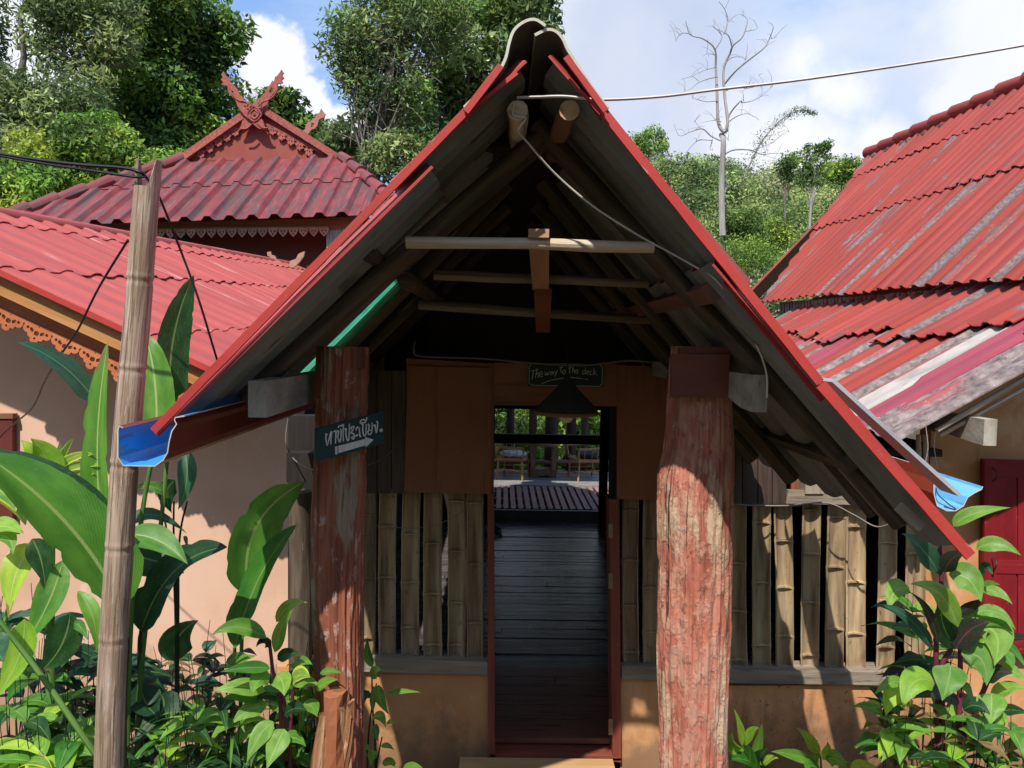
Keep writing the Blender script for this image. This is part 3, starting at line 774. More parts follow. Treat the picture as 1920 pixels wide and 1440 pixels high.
mb = MB(); pe = P(1595, 870, 2.5); mb.bar(pe, pe + Vector((0, 5.5, 0)), .05, .04, up=NR, mi=0); mb.build('purlin', M['log'], EH)
mb = MB(); mb.bar(P(1685, 950, 2.27), P(1727, 988, 2.27), .03, .02, up=(0, 1, 0)); mb.build('packing_strip', M['beam_grey'], EH)
log('rafter', EH, P(1462, 750, 2.9), P(1640, 965, 2.75), .03, LD, .026)
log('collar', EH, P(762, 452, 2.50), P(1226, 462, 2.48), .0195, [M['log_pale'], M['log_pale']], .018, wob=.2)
log('collar', EH, P(815, 515, 3.2), P(1216, 533, 3.12), .0225, [M['log_mid']] * 2, .018, wob=.25)
log('collar', EH, P(786, 570, 3.75), P(1262, 604, 3.65), .026, [M['log_mid']] * 2, .020, wob=.2)
mb = MB(); mb.bar(P(1010, 437, 2.46), P(1014, 538, 3.12), .066, .028, up=(0, 0, 1)); mb.build('catwalk_board', mat('raw_pine_board', [(.30, .15, .08), (.44, .25, .14)], sc=(20, 2), bump=.2), EH)
mb = MB(); mb.bar(P(1018, 548, 3.1), P(1018, 618, 4.0), .07, .03); mb.build('catwalk_board', M['panel'], EH)
# beams
def beamY(x0, x1, y0, y1, Y0, Y1, m, name='wall_plate', tp=0):
    a = P(x0, y0, Y0); b = P(x1, y1, Y0); mb = MB()
    c = [(a.x, Y0, b.z), (b.x, Y0, b.z), (b.x, Y1, b.z + tp), (a.x, Y1, b.z + tp), (a.x, Y0, a.z), (b.x, Y0, a.z), (b.x, Y1, a.z), (a.x, Y1, a.z)]
    mb.box8(c); return mb.build(name, m, EH)
beamY(465, 500, 714, 783, 2.35, 4.6, M['beam_grey'])
a = P(1412, 703, 2.5); b = P(1438, 773, 2.5); mb = MB()
for (ya, yb, za, zb) in ((2.5, 2.62, b.z, b.z + .004), (2.62, 2.86, b.z + .004, b.z + .045), (2.86, 4.2, b.z + .045, b.z + .045)):
    mb.box8([(a.x, ya, za), (b.x, ya, za), (b.x, yb, zb), (a.x, yb, zb), (a.x, ya, a.z), (b.x, ya, a.z), (b.x, yb, a.z), (a.x, yb, a.z)])
mb.build('wall_plate', M['beam_grey'], EH)

# log pillars
def pillar(rows, Yc, depth, m, grooves, seed, amp=.006, name='pillar'):
    ks = sorted(rows); zs = []; 
    ctr = [];
    for (py, xl, xr) in ks:
        a = P(xl, py, Yc); b = P(xr, py, Yc); ctr.append(((a.x + b.x) / 2, (a.z + b.z) / 2, (b.x - a.x) / 2))
    ctr = sorted(ctr, key=lambda c_: c_[1])
    Z = [c_[1] for c_ in ctr]; X = [c_[0] for c_ in ctr]; RR = [c_[2] for c_ in ctr]
    nz_ = 240; seg = 190; G = []; UV = []
    for i in range(nz_ + 1):
        z = Z[0] + (Z[-1] - Z[0]) * i / nz_
        cx = float(np.interp(z, Z, X)); r0 = float(np.interp(z, Z, RR))
        row = []; ur = []
        for k in range(seg + 1):
            a = 2 * math.pi * (k % seg) / seg
            r = r0 * (1 + .05 * noise.noise(Vector((math.cos(a) * 1.2, math.sin(a) * 1.2, z * 1.3 + seed))))
            r += amp * noise.noise(Vector((math.cos(a) * 7, math.sin(a) * 7, z * 1.8 + seed)))
            r += amp * .5 * noise.noise(Vector((math.cos(a) * 18, math.sin(a) * 18, z * 9 + seed)))
            fl = noise.noise(Vector((math.cos(a) * 11, math.sin(a) * 11, z * 3.2 + seed * 2))) + .5 * noise.noise(Vector((math.cos(a) * 30, math.sin(a) * 30, z * 11)))
            r += .0028 * max(-1, min(1, fl * 9)) * (1 if name == 'pillar' else 0)
            for (ga, gd, gw) in grooves:
                da = (a - ga - .12 * noise.noise(Vector((z * 1.7, ga * 5, seed))) + math.pi) % (2 * math.pi) - math.pi
                r -= gd * math.exp(-(da / gw) ** 2) * (.6 + .6 * noise.noise(Vector((z * 2.3, ga * 3, seed + 4))))
            row.append((cx + r * math.cos(a), Yc + r * depth * math.sin(a), z)); ur.append((.12 * 2 * math.pi * k / seg, z))
        G.append(row); UV.append(ur)
    mb = MB(); mb.quadgrid(G, UV); mb.face(G[-1][:-1]);
    return mb.build(name, m, EH, True)
front = 1.5 * math.pi
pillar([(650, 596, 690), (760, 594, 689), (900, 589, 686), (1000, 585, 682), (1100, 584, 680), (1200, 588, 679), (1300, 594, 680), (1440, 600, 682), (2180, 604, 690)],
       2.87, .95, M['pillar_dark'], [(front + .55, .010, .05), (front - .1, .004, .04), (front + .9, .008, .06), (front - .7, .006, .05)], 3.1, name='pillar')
pr = pillar([(650, 1262, 1366), (742, 1255, 1369), (800, 1253, 1371), (850, 1248, 1372), (890, 1238, 1373), (940, 1236, 1372), (1050, 1236, 1370), (1200, 1234, 1366), (1330, 1238, 1362), (1440, 1238, 1360), (2140, 1236, 1356)],
       2.90, .9, M['pillar'], [(front - .62, .013, .030), (front - .25, .017, .030), (front + .05, .016, .028), (front + .34, .016, .030), (front + .62, .015, .03), (front + 1.0, .006, .05), (front - 1.0, .005, .05)], 8.3, amp=.008, name='pillar')
pr['label'] = 'thick right pillar with flaking red stain and deep cracks'
pxbox('pillar_board', EH, 1259, 1368, 664, 745, 2.765, .022, M['pillar_box'])
pxbox('pillar_board', EH, 1274, 1366, 651, 663, 2.77, .022, M['pillar_box'])

pxbox('pillar_head', EH, 602, 680, 652, 690, 2.80, .15, M['pillar_box'])

# ---- front wall, plane Y=4.2
YW = 4.2
PB = [(690, 1258), (914, 1268), (912, 1432), (690, 1432)]
pxq('base_wall', EH, [(520, 1620), (916, 1620), (916, 1266), (520, 1250)], YW, .12, M['plaster_orange'])
pxq('base_wall', EH, [(1163, 1620), (1375, 1620), (1375, 1286), (1163, 1272)], YW, .12, M['plaster_orange'])
pxq('base_wall', EH, [(1375, 1620), (1745, 1620), (1745, 1284), (1375, 1286)], YW, .12, M['plaster_stained'])
pxq('sill', EH, [(560, 1256), (914, 1266), (914, 1241), (560, 1231)], YW - .03, .14, M['sill'])
pxq('sill', EH, [(1166, 1274), (1240, 1276), (1240, 1252), (1166, 1250)], YW - .03, .14, M['sill'])
pxq('sill', EH, [(1300, 1280), (1722, 1286), (1722, 1262), (1300, 1254)], YW - .03, .14, M['sill'])
# bamboo slats: split culms, hollow side to the front
def slat(x0, x1, ytop, ybot, lean=0, nodes=3, m=M['slat'], Y=YW + .02, first=None):
    w = (P(x1, ybot, Y) - P(x0, ybot, Y)).length; top = P((x0 + x1) / 2 + lean, ytop, Y); bo = P((x0 + x1) / 2, ybot, Y)
    H = (top - bo).length; dp = w * .42; d = (top - bo) / H
    mb = MB(); n = 30; c_ = 9
    nd = [];
    z = (first if first is not None else random.uniform(.05, .25)); 
    while z < H: nd.append(z); z += random.uniform(.24, .36)
    bow = random.uniform(-.006, .006); sd_ = random.random() * 40
    zs = sorted(set([H * i / n for i in range(n + 1)] + [q + e for q in nd for e in (-.012, -.004, .004, .012) if 0 < q + e < H]))
    inner = []; outer = []; U = []
    for z in zs:
        ri = []; ro = []; ur = []
        sw = 1 + sum(.05 * math.exp(-((z - q) / .012) ** 2) for q in nd) + .03 * noise.noise(Vector((sd_, z * 3, 0)))
        for k in range(c_):
            a = -math.pi / 2 * .94 + math.pi * .94 * k / (c_ - 1)
            x = math.sin(a) * w / 2 * sw; y = math.cos(a) * dp
            base = bo + d * z + Vector((bow * 4 * (z / H) * (1 - z / H), 0, 0))
            ro.append(base + Vector((x, y + .004, 0))); ri.append(base + Vector((x * .86, y * .86 - .002, 0))); ur.append((k * w / 7, z))
        inner.append(ri); outer.append(ro); U.append(ur)
    mb.quadgrid(inner, U); mb.quadgrid(outer, U, flip=True)
    for k in (0, c_ - 1): mb.quadgrid([[r[k] for r in inner], [r[k] for r in outer]], [[u[k] for u in U], [(u[k][0] + .008, u[k][1]) for u in U]], flip=(k == 0))
    mb.quadgrid([inner[-1], outer[-1]], [U[-1], U[-1]])
    for q in nd:                                    # diaphragm left at each node: a shelf with an arched broken rim
        sh = []; dro = random.uniform(.12, .5)
        for k in range(c_):
            a = -math.pi / 2 * .94 + math.pi * .94 * k / (c_ - 1)
            base = bo + d * q + Vector((bow * 4 * (q / H) * (1 - q / H), 0, 0))
            x = math.sin(a) * w / 2 * .86; y = math.cos(a) * dp * .86
            jag = dro + .12 * noise.noise(Vector((sd_ + q * 9, k * .9, 0)))
            sh.append((base + Vector((x, y, .008)), base + Vector((x, y * jag, .002 + .006 * math.cos(a)))))
        top_ = [p[0] for p in sh]; rim = [p[1] for p in sh]; low = [p[1] - Vector((0, 0, .009)) for p in sh]; tb = [p[0] - Vector((0, 0, .016)) for p in sh]
        uu = [(k * w / 7, q) for k in range(c_)]; uw = [(k * w / 7, q + .02) for k in range(c_)]
        mb.quadgrid([top_, rim], [uu, uw]); mb.quadgrid([rim, low], [uu, uw]); mb.quadgrid([low, tb], [uu, uw])
    o = mb.build('bamboo_slat', m, EH)
    return autosmooth(o, 45)
for (a, b, yt, lean) in ((600, 632, 920, 1), (638, 668, 920, 1), (1244, 1275, 930, 0), (1285, 1318, 930, 1), (1327, 1360, 930, 0), (674, 703, 920, 2), (710, 743, 920, 1), (752, 786, 900, 3), (794, 829, 900, 1), (838, 872, 900, 0), (875, 907, 900, 0), (1168, 1199, 920, 0), (1206, 1236, 920, 1)):
    slat(a, b, yt, 1245, lean)
for (a, b, yt, lean) in ((1369, 1403, 930, -2), (1412, 1447, 930, 0), (1455, 1489, 930, -4), (1502, 1537, 900, 5), (1547, 1583, 900, 8), (1588, 1625, 900, 2), (1643, 1678, 900, 6), (1697, 1736, 940, 6)):
    slat(a, b, yt, 1262, lean)
# boards behind and above
for (a, b) in ((683, 706), (708, 733), (735, 760)):
    pxbox('wall_plank', EH, a, b, 695, 925, YW - .03, .02, M['plank_dark'])
for (a, b) in ((1366, 1391), (1393, 1420), (1422, 1447), (1449, 1474)):
    pxq('wall_plank', EH, [(a, 945), (b, 945), (b, 745 + (b - 1366) * 1.05), (a, 745 + (a - 1366) * 1.05)], YW - .02, .02, M['plank_dark'])
pxq('wall_plank', EH, [(1484, 950), (1506, 950), (1506, 880), (1484, 862)], YW + .05, .02, M['panel'])
pxbox('grey_block', EH, 1510, 1544, 882, 926, YW - .04, .08, M['sill'])
pxq('rail', EH, [(1474, 944), (1648, 948), (1646, 925), (1478, 919)], YW - .03, .03, M['sill'])
pxq('wall_panel', EH, [(762, 924), (926, 926), (926, 682), (762, 672)], YW - .02, .03, M['panel'])
pxq('wall_panel', EH, [(758, 923), (919, 926), (923, 690), (764, 686)], YW - .034, .012, M['panel'])
pxq('lintel_panel', EH, [(926, 760), (1157, 762), (1157, 682), (926, 680)], YW - .018, .03, M['panel'])
pxq('wall_panel', EH, [(1157, 936), (1262, 938), (1262, 690), (1157, 684)], YW - .022, .03, M['panel'])
# door frame
fr = pxq('door_jamb', EH, [(915, 1425), (928, 1425), (926, 925), (914, 925)], YW - .03, .14, M['frame'])
fr = pxq('door_jamb', EH, [(1149, 1428), (1165, 1430), (1161, 936), (1142, 936)], YW - .03, .14, M['frame'])
pxq('door_jamb', EH, [(1144, 945), (1157, 945), (1157, 760), (1144, 760)], YW + .04, .06, M['black_wood'])
for (y0, y1) in ((982, 1009), (1075, 1104), (1348, 1378)):
    h = pxbox('hinge', fr, 1141, 1149, y0, y1, YW - .036, .004, M['brass'])
    for k in range(3):
        yy = y0 + (y1 - y0) * (k + .5) / 3; mb = MB(); c_ = P(1145, yy, YW - .038); mb.tube([c_, c_ + Vector((0, .004, 0))], .0035, 6); h2 = mb.build('screw', M['iron'], None); h2.parent = None
        bpy.data.objects.remove(h2)
pxq('threshold', EH, [(918, 1424), (1165, 1426), (1165, 1418), (918, 1415)], YW - .03, .12, M['frame'])
st = pxq('step', EH, [(852, 1660), (1165, 1660), (1160, 1466), (858, 1462)], 3.9, .22, mat('ochre_timber_step', [(.42, .24, .10), (.58, .36, .17)], sc=(20, 2), bump=.3))
# left posts of the wall
pxbox('wall_post', EH, 540, 592, 780, 1235, YW + .0, .1, M['black_wood'])
log('wall_post', EH, P(562, 925, 4.05), P(566, 1640, 4.05), .060, [M['log'], M['log']], .060, seg=24, n=20)
pxbox('post_bracket', EH, 537, 588, 850, 904, 3.9, .10, M['black_wood'])
# dark interior shell
X0 = P(560, 1000, YW).x; X1 = P(1745, 1000, YW).x
def boxo(name, x0, x1, y0, y1, z0, z1, m, parent=EH):
    mb = MB(); mb.box(x0, x1, y0, y1, z0, z1); return mb.build(name, m, parent)
# dark boarded gable wall over the panels
zl = P(1000, 700, 4.6).z
def roofz(x, Y=4.6):
    l = (L0 - NL * .10) ; r_ = (R0 - NR * .10)
    return min(l.z + (x - l.x) * VL.z / VL.x, r_.z + (x - r_.x) * VR.z / VR.x)
x = X0 + .02
while x < 1.35:
    w = random.uniform(.10, .15); mb = MB(); za_, zb_ = roofz(x), roofz(x + w - .0005); dy = random.uniform(0, .012)
    if min(za_, zb_) > zl + .03:
        mb.box8([(x, 4.6 + dy, zl), (x + w - .0005, 4.6 + dy, zl), (x + w - .0005, 4.63 + dy, zl), (x, 4.63 + dy, zl), (x, 4.6 + dy, za_), (x + w - .0005, 4.6 + dy, zb_), (x + w - .0005, 4.63 + dy, zb_), (x, 4.63 + dy, za_)])
        mb.build('gable_plank', M['black_wood'], EH)
    x += w
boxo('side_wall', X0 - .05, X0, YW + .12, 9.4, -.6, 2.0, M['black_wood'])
boxo('ridge_lining', L0.x - .02, R0.x + .02, 2.75, 9.4, L0.z + .035, L0.z + .05, M['black_wood'])  # added board under the caps, stops sun leaking in
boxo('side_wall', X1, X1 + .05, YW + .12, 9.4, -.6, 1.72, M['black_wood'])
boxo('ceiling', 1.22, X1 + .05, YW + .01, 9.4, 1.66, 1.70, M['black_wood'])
FX0, FX1 = P(925, 960, 9.5).x, P(1139, 960, 9.5).x
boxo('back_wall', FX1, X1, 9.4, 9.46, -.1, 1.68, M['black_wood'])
zt = P(1030, 768, 9.4).z
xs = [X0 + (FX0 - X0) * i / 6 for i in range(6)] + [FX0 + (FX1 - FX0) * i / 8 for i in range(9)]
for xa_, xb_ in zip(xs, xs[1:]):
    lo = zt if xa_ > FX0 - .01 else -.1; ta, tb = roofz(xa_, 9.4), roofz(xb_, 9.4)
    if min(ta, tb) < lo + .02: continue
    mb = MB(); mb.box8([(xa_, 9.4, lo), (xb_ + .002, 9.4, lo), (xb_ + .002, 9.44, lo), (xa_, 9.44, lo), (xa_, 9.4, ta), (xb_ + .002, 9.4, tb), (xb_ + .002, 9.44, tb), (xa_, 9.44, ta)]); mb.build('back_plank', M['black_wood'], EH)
zb = P(1030, 815, 9.4).z; zb2 = P(1030, 832, 9.4).z
boxo('cross_beam', FX0, FX1, 9.38, 9.47, zb2, zb, M['black_wood'])
log('door_post', EH, (P(1131, 900, 9.3).x, 9.3, -.02), (P(1131, 900, 9.3).x, 9.3, 3.0), .055, [M['black_wood']] * 2)
# floor boards
y = YW + .07; k = 0
FMATS = M['floor']
while y < 9.55:
    w = random.uniform(.085, .115) if y > 5.15 else random.uniform(.12, .15)
    x = X0 + .02; xe = X1 - .02
    cut = random.uniform(FX0 - .6, FX1 + .2) if random.random() < .55 else None
    segs = [(x, xe)] if cut is None or cut < x + .3 else [(x, cut - .003), (cut + .003, xe)]
    for (a, b) in segs:
        z = random.uniform(-.008, .0) if y > 5.15 else -.002
        t = random.uniform(-.003, .003) if y > 5.15 else 0
        mb = MB(); c_ = [(a, y + .004, -.035), (b, y + .004, -.035), (b, y + w - .004, -.035), (a, y + w - .004, -.035), (a, y + .004, z + t), (b, y + .004, z - t), (b, y + w - .004, z - t * .5), (a, y + w - .004, z + t * .5)]
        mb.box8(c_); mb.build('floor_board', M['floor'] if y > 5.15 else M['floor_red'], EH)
    y += w; k += 1
boxo('riser', FX0 - .2, FX1 + .2, 9.56, 9.6, -.03, .14, M['grey_mat'])
boxo('floor_base', X0, X1, YW + .1, 9.55, -.12, -.05, M['black_wood'])

# ================================================================ DECK beyond
DK = thing('deck', 'slatted timber deck seen through the doorway beyond the dark passage', 'deck', (.6, 9.6, 0.15))
sx = FX0 - .25; k = 0
while sx < FX1 + .25:
    w = .062
    mb = MB(); mb.box(sx, sx + w, 9.62, 11.15, .115, .15 + random.uniform(-.003, .003)); mb.build('deck_slat', M['deck'], DK)
    sx += .0945; k += 1
boxo('joist', FX0 - .4, FX1 + .4, 9.9, 9.96, .03, .11, M['deck'], DK); boxo('joist', FX0 - .4, FX1 + .4, 10.4, 10.46, .03, .11, M['deck'], DK); boxo('joist', FX0 - .4, FX1 + .4, 10.9, 10.96, .03, .11, M['deck'], DK)
yy = 11.16
while yy < 12.45:
    boxo('deck_board', -2.2, 3.2, yy, yy + .14, .12, .16 + random.uniform(-.003, .004), M['grey_mat'] if yy < 11.9 else M['deck'], DK); yy += .147
for (a, b, yt) in ((948, 963, 700), (990, 1005, 700), (1020, 1046, 690), (1061, 1079, 690), (1088, 1101, 700), (905, 920, 700), (1135, 1150, 700)):
    x_ = P((a + b) / 2, 880, 12.5).x; r = (b - a) / 2 * 12.5 / 1440
    log('deck_post', DK, (x_, 12.5, -1.3), (x_, 12.5, 3.05), r, [M['plank_dark']] * 2, seg=8)
log('deck_rail', DK, (-1.2, 12.42, .30), (2.6, 12.42, .30), .04, [M['table']] * 2, seg=8)
mb = MB(); mb.tube([(P(1069, 850, 12.9).x, 12.9, .15), (P(1066, 760, 12.9).x, 12.9, 1.6)], .07, 10); mb.build('deck_post', M['log_pale'], DK, True)

boxo('deck_roof', -2.4, 1.7, 9.46, 12.9, 3.10, 3.14, M['black_wood'], DK)  # unseen roof added to shade the deck
# rattan chairs, table, glasses, hose
def rattan_chair(x, y, rz, label):
    t = thing('rattan_chair', label, 'chair', (x, y, .155), 'rattan chairs on the deck'); t.rotation_euler = (0, 0, rz)
    z0 = 0
    def part(name, f, m=M['rattan']):
        mb = MB(); f(mb); o = mb.build(name, m, None, True); o.parent = t; return o
    for sx_ in (-1, 1):
        for sy in (-1, 1):
            part('leg', lambda mb: mb.tube([(.22 * sx_, .20 * sy, 0), (.20 * sx_, .18 * sy, .36)], .016, 6))
    part('seat', lambda mb: mb.box(-.23, .23, -.21, .21, .30, .335))
    arc = [(-.26, -.22, .50), (-.27, .0, .50), (-.25, .18, .53), (-.15, .27, .66), (0, .29, .72), (.15, .27, .66), (.25, .18, .53), (.27, 0, .50), (.26, -.22, .50)]
    part('arm_rail', lambda mb: (mb.tube(catmull(arc, 4), .018, 8), mb.tube([(-.26, -.22, .5), (-.22, -.2, .33)], .014, 6), mb.tube([(.26, -.22, .5), (.22, -.2, .33)], .014, 6)))
    arc2 = [(p[0] * .92, p[1] * .92, .33 + (p[2] - .5) * .2) for p in arc]
    ca, cb = catmull(arc, 4), catmull(arc2, 4)
    for i in range(2, len(ca) - 2, 2):
        part('spindle', lambda mb: mb.tube([cb[i], ca[i]], .006, 5))
    part('stretcher', lambda mb: (mb.tube([(-.21, -.19, .12), (.21, -.19, .12)], .01, 6), mb.tube([(-.21, .19, .12), (.21, .19, .12)], .01, 6), mb.tube([(-.21, -.19, .16), (-.21, .19, .16)], .01, 6), mb.tube([(.21, -.19, .16), (.21, .19, .16)], .01, 6)))
    return t
def cushion(x, y, z, rz, m, label):
    mb = MB(); G = []; U = []
    for i in range(7):
        row = []; ur = []
        for j in range(13):
            a = 2 * math.pi * j / 12; r = .20 * math.sin(math.pi * (i + .02) / 6.04) ** .4; q = max(abs(math.cos(a)), abs(math.sin(a)))
            row.append((r * math.cos(a) / q * .95, r * math.sin(a) / q * .9, -.045 * math.cos(math.pi * i / 6))); ur.append((j / 12, i / 6))
        G.append(row); U.append(ur)
    mb.quadgrid(G, U); o = mb.build('cushion', m, None, True); o.location = (x, y, z); o.rotation_euler = (0, 0, rz); return tag(o, label, 'cushion')
cx1 = P(962, 900, 11.7).x; cx2 = P(1098, 900, 11.7).x; tx = P(1018, 900, 11.9).x
rattan_chair(cx1, 11.75, R(75), 'left rattan armchair with a pale cushion beside the deck table')
rattan_chair(cx2, 11.75, R(-75), 'right rattan armchair with a dark cushion beside the deck table')
cushion(cx1, 11.75, .155 + .38, .3, M['cushion'], 'pale striped cushion on the left rattan chair')
cushion(cx2 + .05, 11.75, .155 + .38, -.2, M['cushion_dark'], 'dark cushion on the right rattan chair')
tt = thing('deck_table', 'low round wooden table between two rattan chairs on the deck', 'table', (tx, 11.9, .16))
mb = MB(); mb.tube([(tx, 11.9, .16 + .50), (tx, 11.9, .16 + .54)], .245, 24); mb.build('table_top', M['table'], tt)
for s_ in (-1, 1):
    mb = MB(); mb.box8([(tx + s_ * .13, 11.75, .16 + .12), (tx + s_ * .19, 11.75, .16 + .12), (tx + s_ * .19, 12.05, .16 + .12), (tx + s_ * .13, 12.05, .16 + .12), (tx + s_ * .13, 11.75, .66), (tx + s_ * .21, 11.75, .66), (tx + s_ * .21, 12.05, .66), (tx + s_ * .13, 12.05, .66)])
    mb.build('leg', M['table'], tt)
mb = MB(); mb.prism([[(-.2, 0), (-.13, 0), (-.05, .05), (.05, .05), (.13, 0), (.2, 0), (.2, .13), (-.2, .13)]], (tx, 12.03, .16), (1, 0, 0), (0, 0, 1), .24); mb.build('foot', M['table'], tt)
for dx, lab in ((-.01, 'taller drinking glass on the deck table'), (.07, 'shorter drinking glass on the deck table')):
    mb = MB(); h = .11 if dx < 0 else .08; mb.tube([(tx + dx, 11.8, .70), (tx + dx, 11.8, .70 + h)], [.026, .03], 12, True); simple(mb, 'drinking_glass', M['glass'], lab, 'glass', (tx + dx, 11.8, .70), smooth=True)
hp = P(937, 962, 8.9); mb = MB(); pts = []
for i in range(70):
    a = i / 69 * 2 * math.pi * 4.2; pts.append((hp.x + .085 * math.cos(a) - .06, 8.9 + .1 * math.sin(a), .012 + .02 * i / 69 * 2))
pts += [(pts[-1][0] - .03, 8.9, .12), (pts[-1][0] - .05, 8.9, .3)]
mb.tube(pts, .011, 6); simple(mb, 'coiled_hose', M['hose'], 'coiled blue hose on the passage floor by the deck step', 'hose', (hp.x - .06, 8.9, 0), smooth=True)

# ================================================================ things on the entrance house
# gutter on the left eave
def gutter(name, label, pts, Y0, D, m_in, m_out, th=.003):
    ps = [P(x, y, Y0) for x, y in pts]; n = len(ps); out = []
    c_ = sum(ps, Vector()) / n
    for i in range(n):
        d = (ps[min(i + 1, n - 1)] - ps[max(i - 1, 0)]).normalized(); nn = Vector((d.z, 0, -d.x))
        out.append(ps[i] + nn * th)
    D = Vector(D); L = [0]
    for i in range(1, n): L.append(L[-1] + (ps[i] - ps[i - 1]).length)
    K = 6; ua = [[(l, D.length * k / K) for l in L] for k in range(K + 1)]
    mb = MB()
    mb.quadgrid([[p + D * (k / K) for p in ps] for k in range(K + 1)], ua, mi=0)
    mb.quadgrid([[p + D * (k / K) for p in out] for k in range(K + 1)], ua, mi=1)
    mb.quadgrid([ps, out], [ua[0], ua[0]], mi=2); mb.quadgrid([[p + D for p in ps], [p + D for p in out]], [ua[0], ua[0]], mi=2)
    for i in (0, n - 1): mb.quadgrid([[ps[i], out[i]], [ps[i] + D, out[i] + D]], [[(0, 0), (.01, 0)], [(0, 1), (.01, 1)]], mi=2)
    return simple(mb, name, [m_in, m_out, M['edge_pale']], label, 'gutter', ps[0])
gutter('roof_gutter', 'blue and maroon roof gutter with its open end by the bamboo pole', [(230, 803), (224, 800), (222, 806), (222, 858), (232, 872), (290, 873), (305, 862), (313, 848), (316, 828), (321, 808), (330, 795), (326, 788), (328, 782), (346, 779)], 2.1, (0, 1.75, .01), M['gut_blue'], M['gut_red'])
gutter('roof_gutter', 'short sky blue gutter below the right eave beside the red door', [(1750, 880), (1752, 900), (1752, 925), (1758, 948), (1776, 957), (1792, 957), (1806, 948), (1814, 932), (1826, 924), (1840, 917), (1842, 912)], 2.55, (0, 1.3, .01), M['gut_sky'], M['gut_rust'])
mb = MB(); mb.bar(P(1550, 712, 2.42), P(1782, 922, 2.42), .012, .10, up=(0, 1, 0)); simple(mb, 'valley_flashing', M['silver'], 'thin silver metal flashing strip running beside the right red roof edge', 'flashing', P(1550, 712, 2.42))

# hanging lamp
lp = P(1062, 772, 3.7)
lt = thing('pendant_lamp', 'conical olive lamp shade hanging before the doorway', 'lamp', lp)
mb = MB(); G = []; U = []
for i, (r, z) in enumerate(((.153, 0), (.145, .02), (.10, .065), (.06, .105), (.028, .145), (.012, .17))):
    G.append([(lp.x + r * math.cos(a), lp.y + r * math.sin(a), lp.z + z) for a in [2 * math.pi * k / 32 for k in range(33)]]); U.append([(k / 32, i * .05) for k in range(33)])
mb.quadgrid(G, U); mb.quadgrid([[(p[0] * 1, p[1], p[2] - .002) for p in g] for g in G], U, flip=True); mb.build('lamp_shade', M['shade'], lt, True)
mb = MB(); mb.quadgrid([[(lp.x + r * math.cos(a), lp.y + r * math.sin(a), lp.z + z) for a in [2 * math.pi * k / 32 for k in range(33)]] for r, z in ((.155, .003), (.158, -.006), (.154, -.014), (.148, -.008), (.150, .003))], [[(k / 6, i * .01) for k in range(33)] for i in range(5)])
mb.build('rim', M['rim'], lt, True)
mb = MB(); G = []; U = []
for i in range(9):
    a = math.pi * i / 8; G.append([(lp.x + .036 * math.sin(a) * math.cos(b), lp.y + .036 * math.sin(a) * math.sin(b), lp.z - .022 - .034 * math.cos(a)) for b in [2 * math.pi * k / 16 for k in range(17)]]); U.append([(k / 16, i / 8) for k in range(17)])
mb.quadgrid(G, U); mb.build('bulb', M['bulb'], lt, True)
mb = MB(); mb.tube([lp + Vector((0, 0, .165)), lp + Vector((.001, 0, .42)), Vector((lp.x, lp.y, P(1062, 560, 3.7).z))], .0022, 5); mb.build('cord', M['cable_black'], lt)

# signs
def stroke(mb, pts, to3, w, n, th=.0015):
    "painted stroke: flat ribbon of width w (in sign units) through 2d points"
    pts = [Vector((*p, 0)) for p in pts]
    if len(pts) > 2: pts = catmull(pts, 4)
    L, R_ = [], []
    for i, p in enumerate(pts):
        d = (pts[min(i + 1, len(pts) - 1)] - pts[max(i - 1, 0)]); d = d.normalized() if d.length > 0 else Vector((1, 0, 0))
        q = Vector((-d.y, d.x, 0)) * w / 2 * (1 - .25 * abs(2 * i / (len(pts) - 1) - 1))
        L.append(to3(p + q) + n * th); R_.append(to3(p - q) + n * th)
    mb.quadgrid([L, R_], [[(0, i * .01) for i in range(len(L))], [(1, i * .01) for i in range(len(L))]])
YS = YW - .034
sg = thing('deck_sign', 'dark sign reading The way to the deck above the doorway', 'sign', P(1061, 703, YS))
def z2(p): return P(900 + p.x / 4.5, 660 + p.y / 4.5, YS)
o = pxq('board', sg, [(990, 724), (1131, 725), (1131, 684), (991, 682)], YS, .012, M['sign_dark'])
mb = MB(); nF = Vector((0, -1, 0))
S = [[(425, 162), (460, 155), (495, 150)], [(452, 158), (444, 200), (437, 233)], [(481, 138), (474, 180), (466, 222)], [(472, 192), (487, 176), (492, 190), (488, 218)], [(502, 192), (524, 186), (520, 166), (506, 170), (499, 190), (508, 210), (528, 202)],
     [(547, 166), (553, 196), (566, 172), (572, 196), (590, 160)], [(618, 166), (602, 168), (597, 186), (606, 190), (616, 168), (620, 190)], [(628, 160), (637, 182)], [(654, 152), (640, 185), (628, 208)],
     [(687, 116), (682, 150), (686, 176)], [(668, 134), (702, 129)], [(706, 150), (697, 166), (702, 182), (716, 180), (720, 160), (708, 149)],
     [(760, 118), (757, 150), (757, 180)], [(744, 137), (776, 131)], [(787, 120), (783, 150), (780, 180)], [(784, 158), (794, 148), (798, 158), (796, 180)], [(806, 166), (826, 164), (824, 152), (812, 152), (806, 166), (812, 180), (830, 178)],
     [(886, 160), (872, 158), (864, 176), (872, 188), (886, 180)], [(890, 132), (888, 165), (890, 190)], [(900, 172), (918, 170), (916, 158), (904, 160), (900, 174), (908, 190), (922, 188)], [(944, 164), (932, 164), (928, 180), (936, 192), (948, 188)], [(962, 134), (960, 165), (960, 196)], [(982, 158), (964, 176), (986, 194)],
     [(520, 266), (600, 238), (690, 222), (780, 216), (870, 226)], [(886, 228), (908, 232)],
     [(428, 98), (440, 94), (1010, 106), (1018, 118), (1032, 122), (1030, 270), (1018, 278), (1010, 290), (440, 280), (428, 272), (414, 266), (416, 118), (428, 112), (430, 98)]]
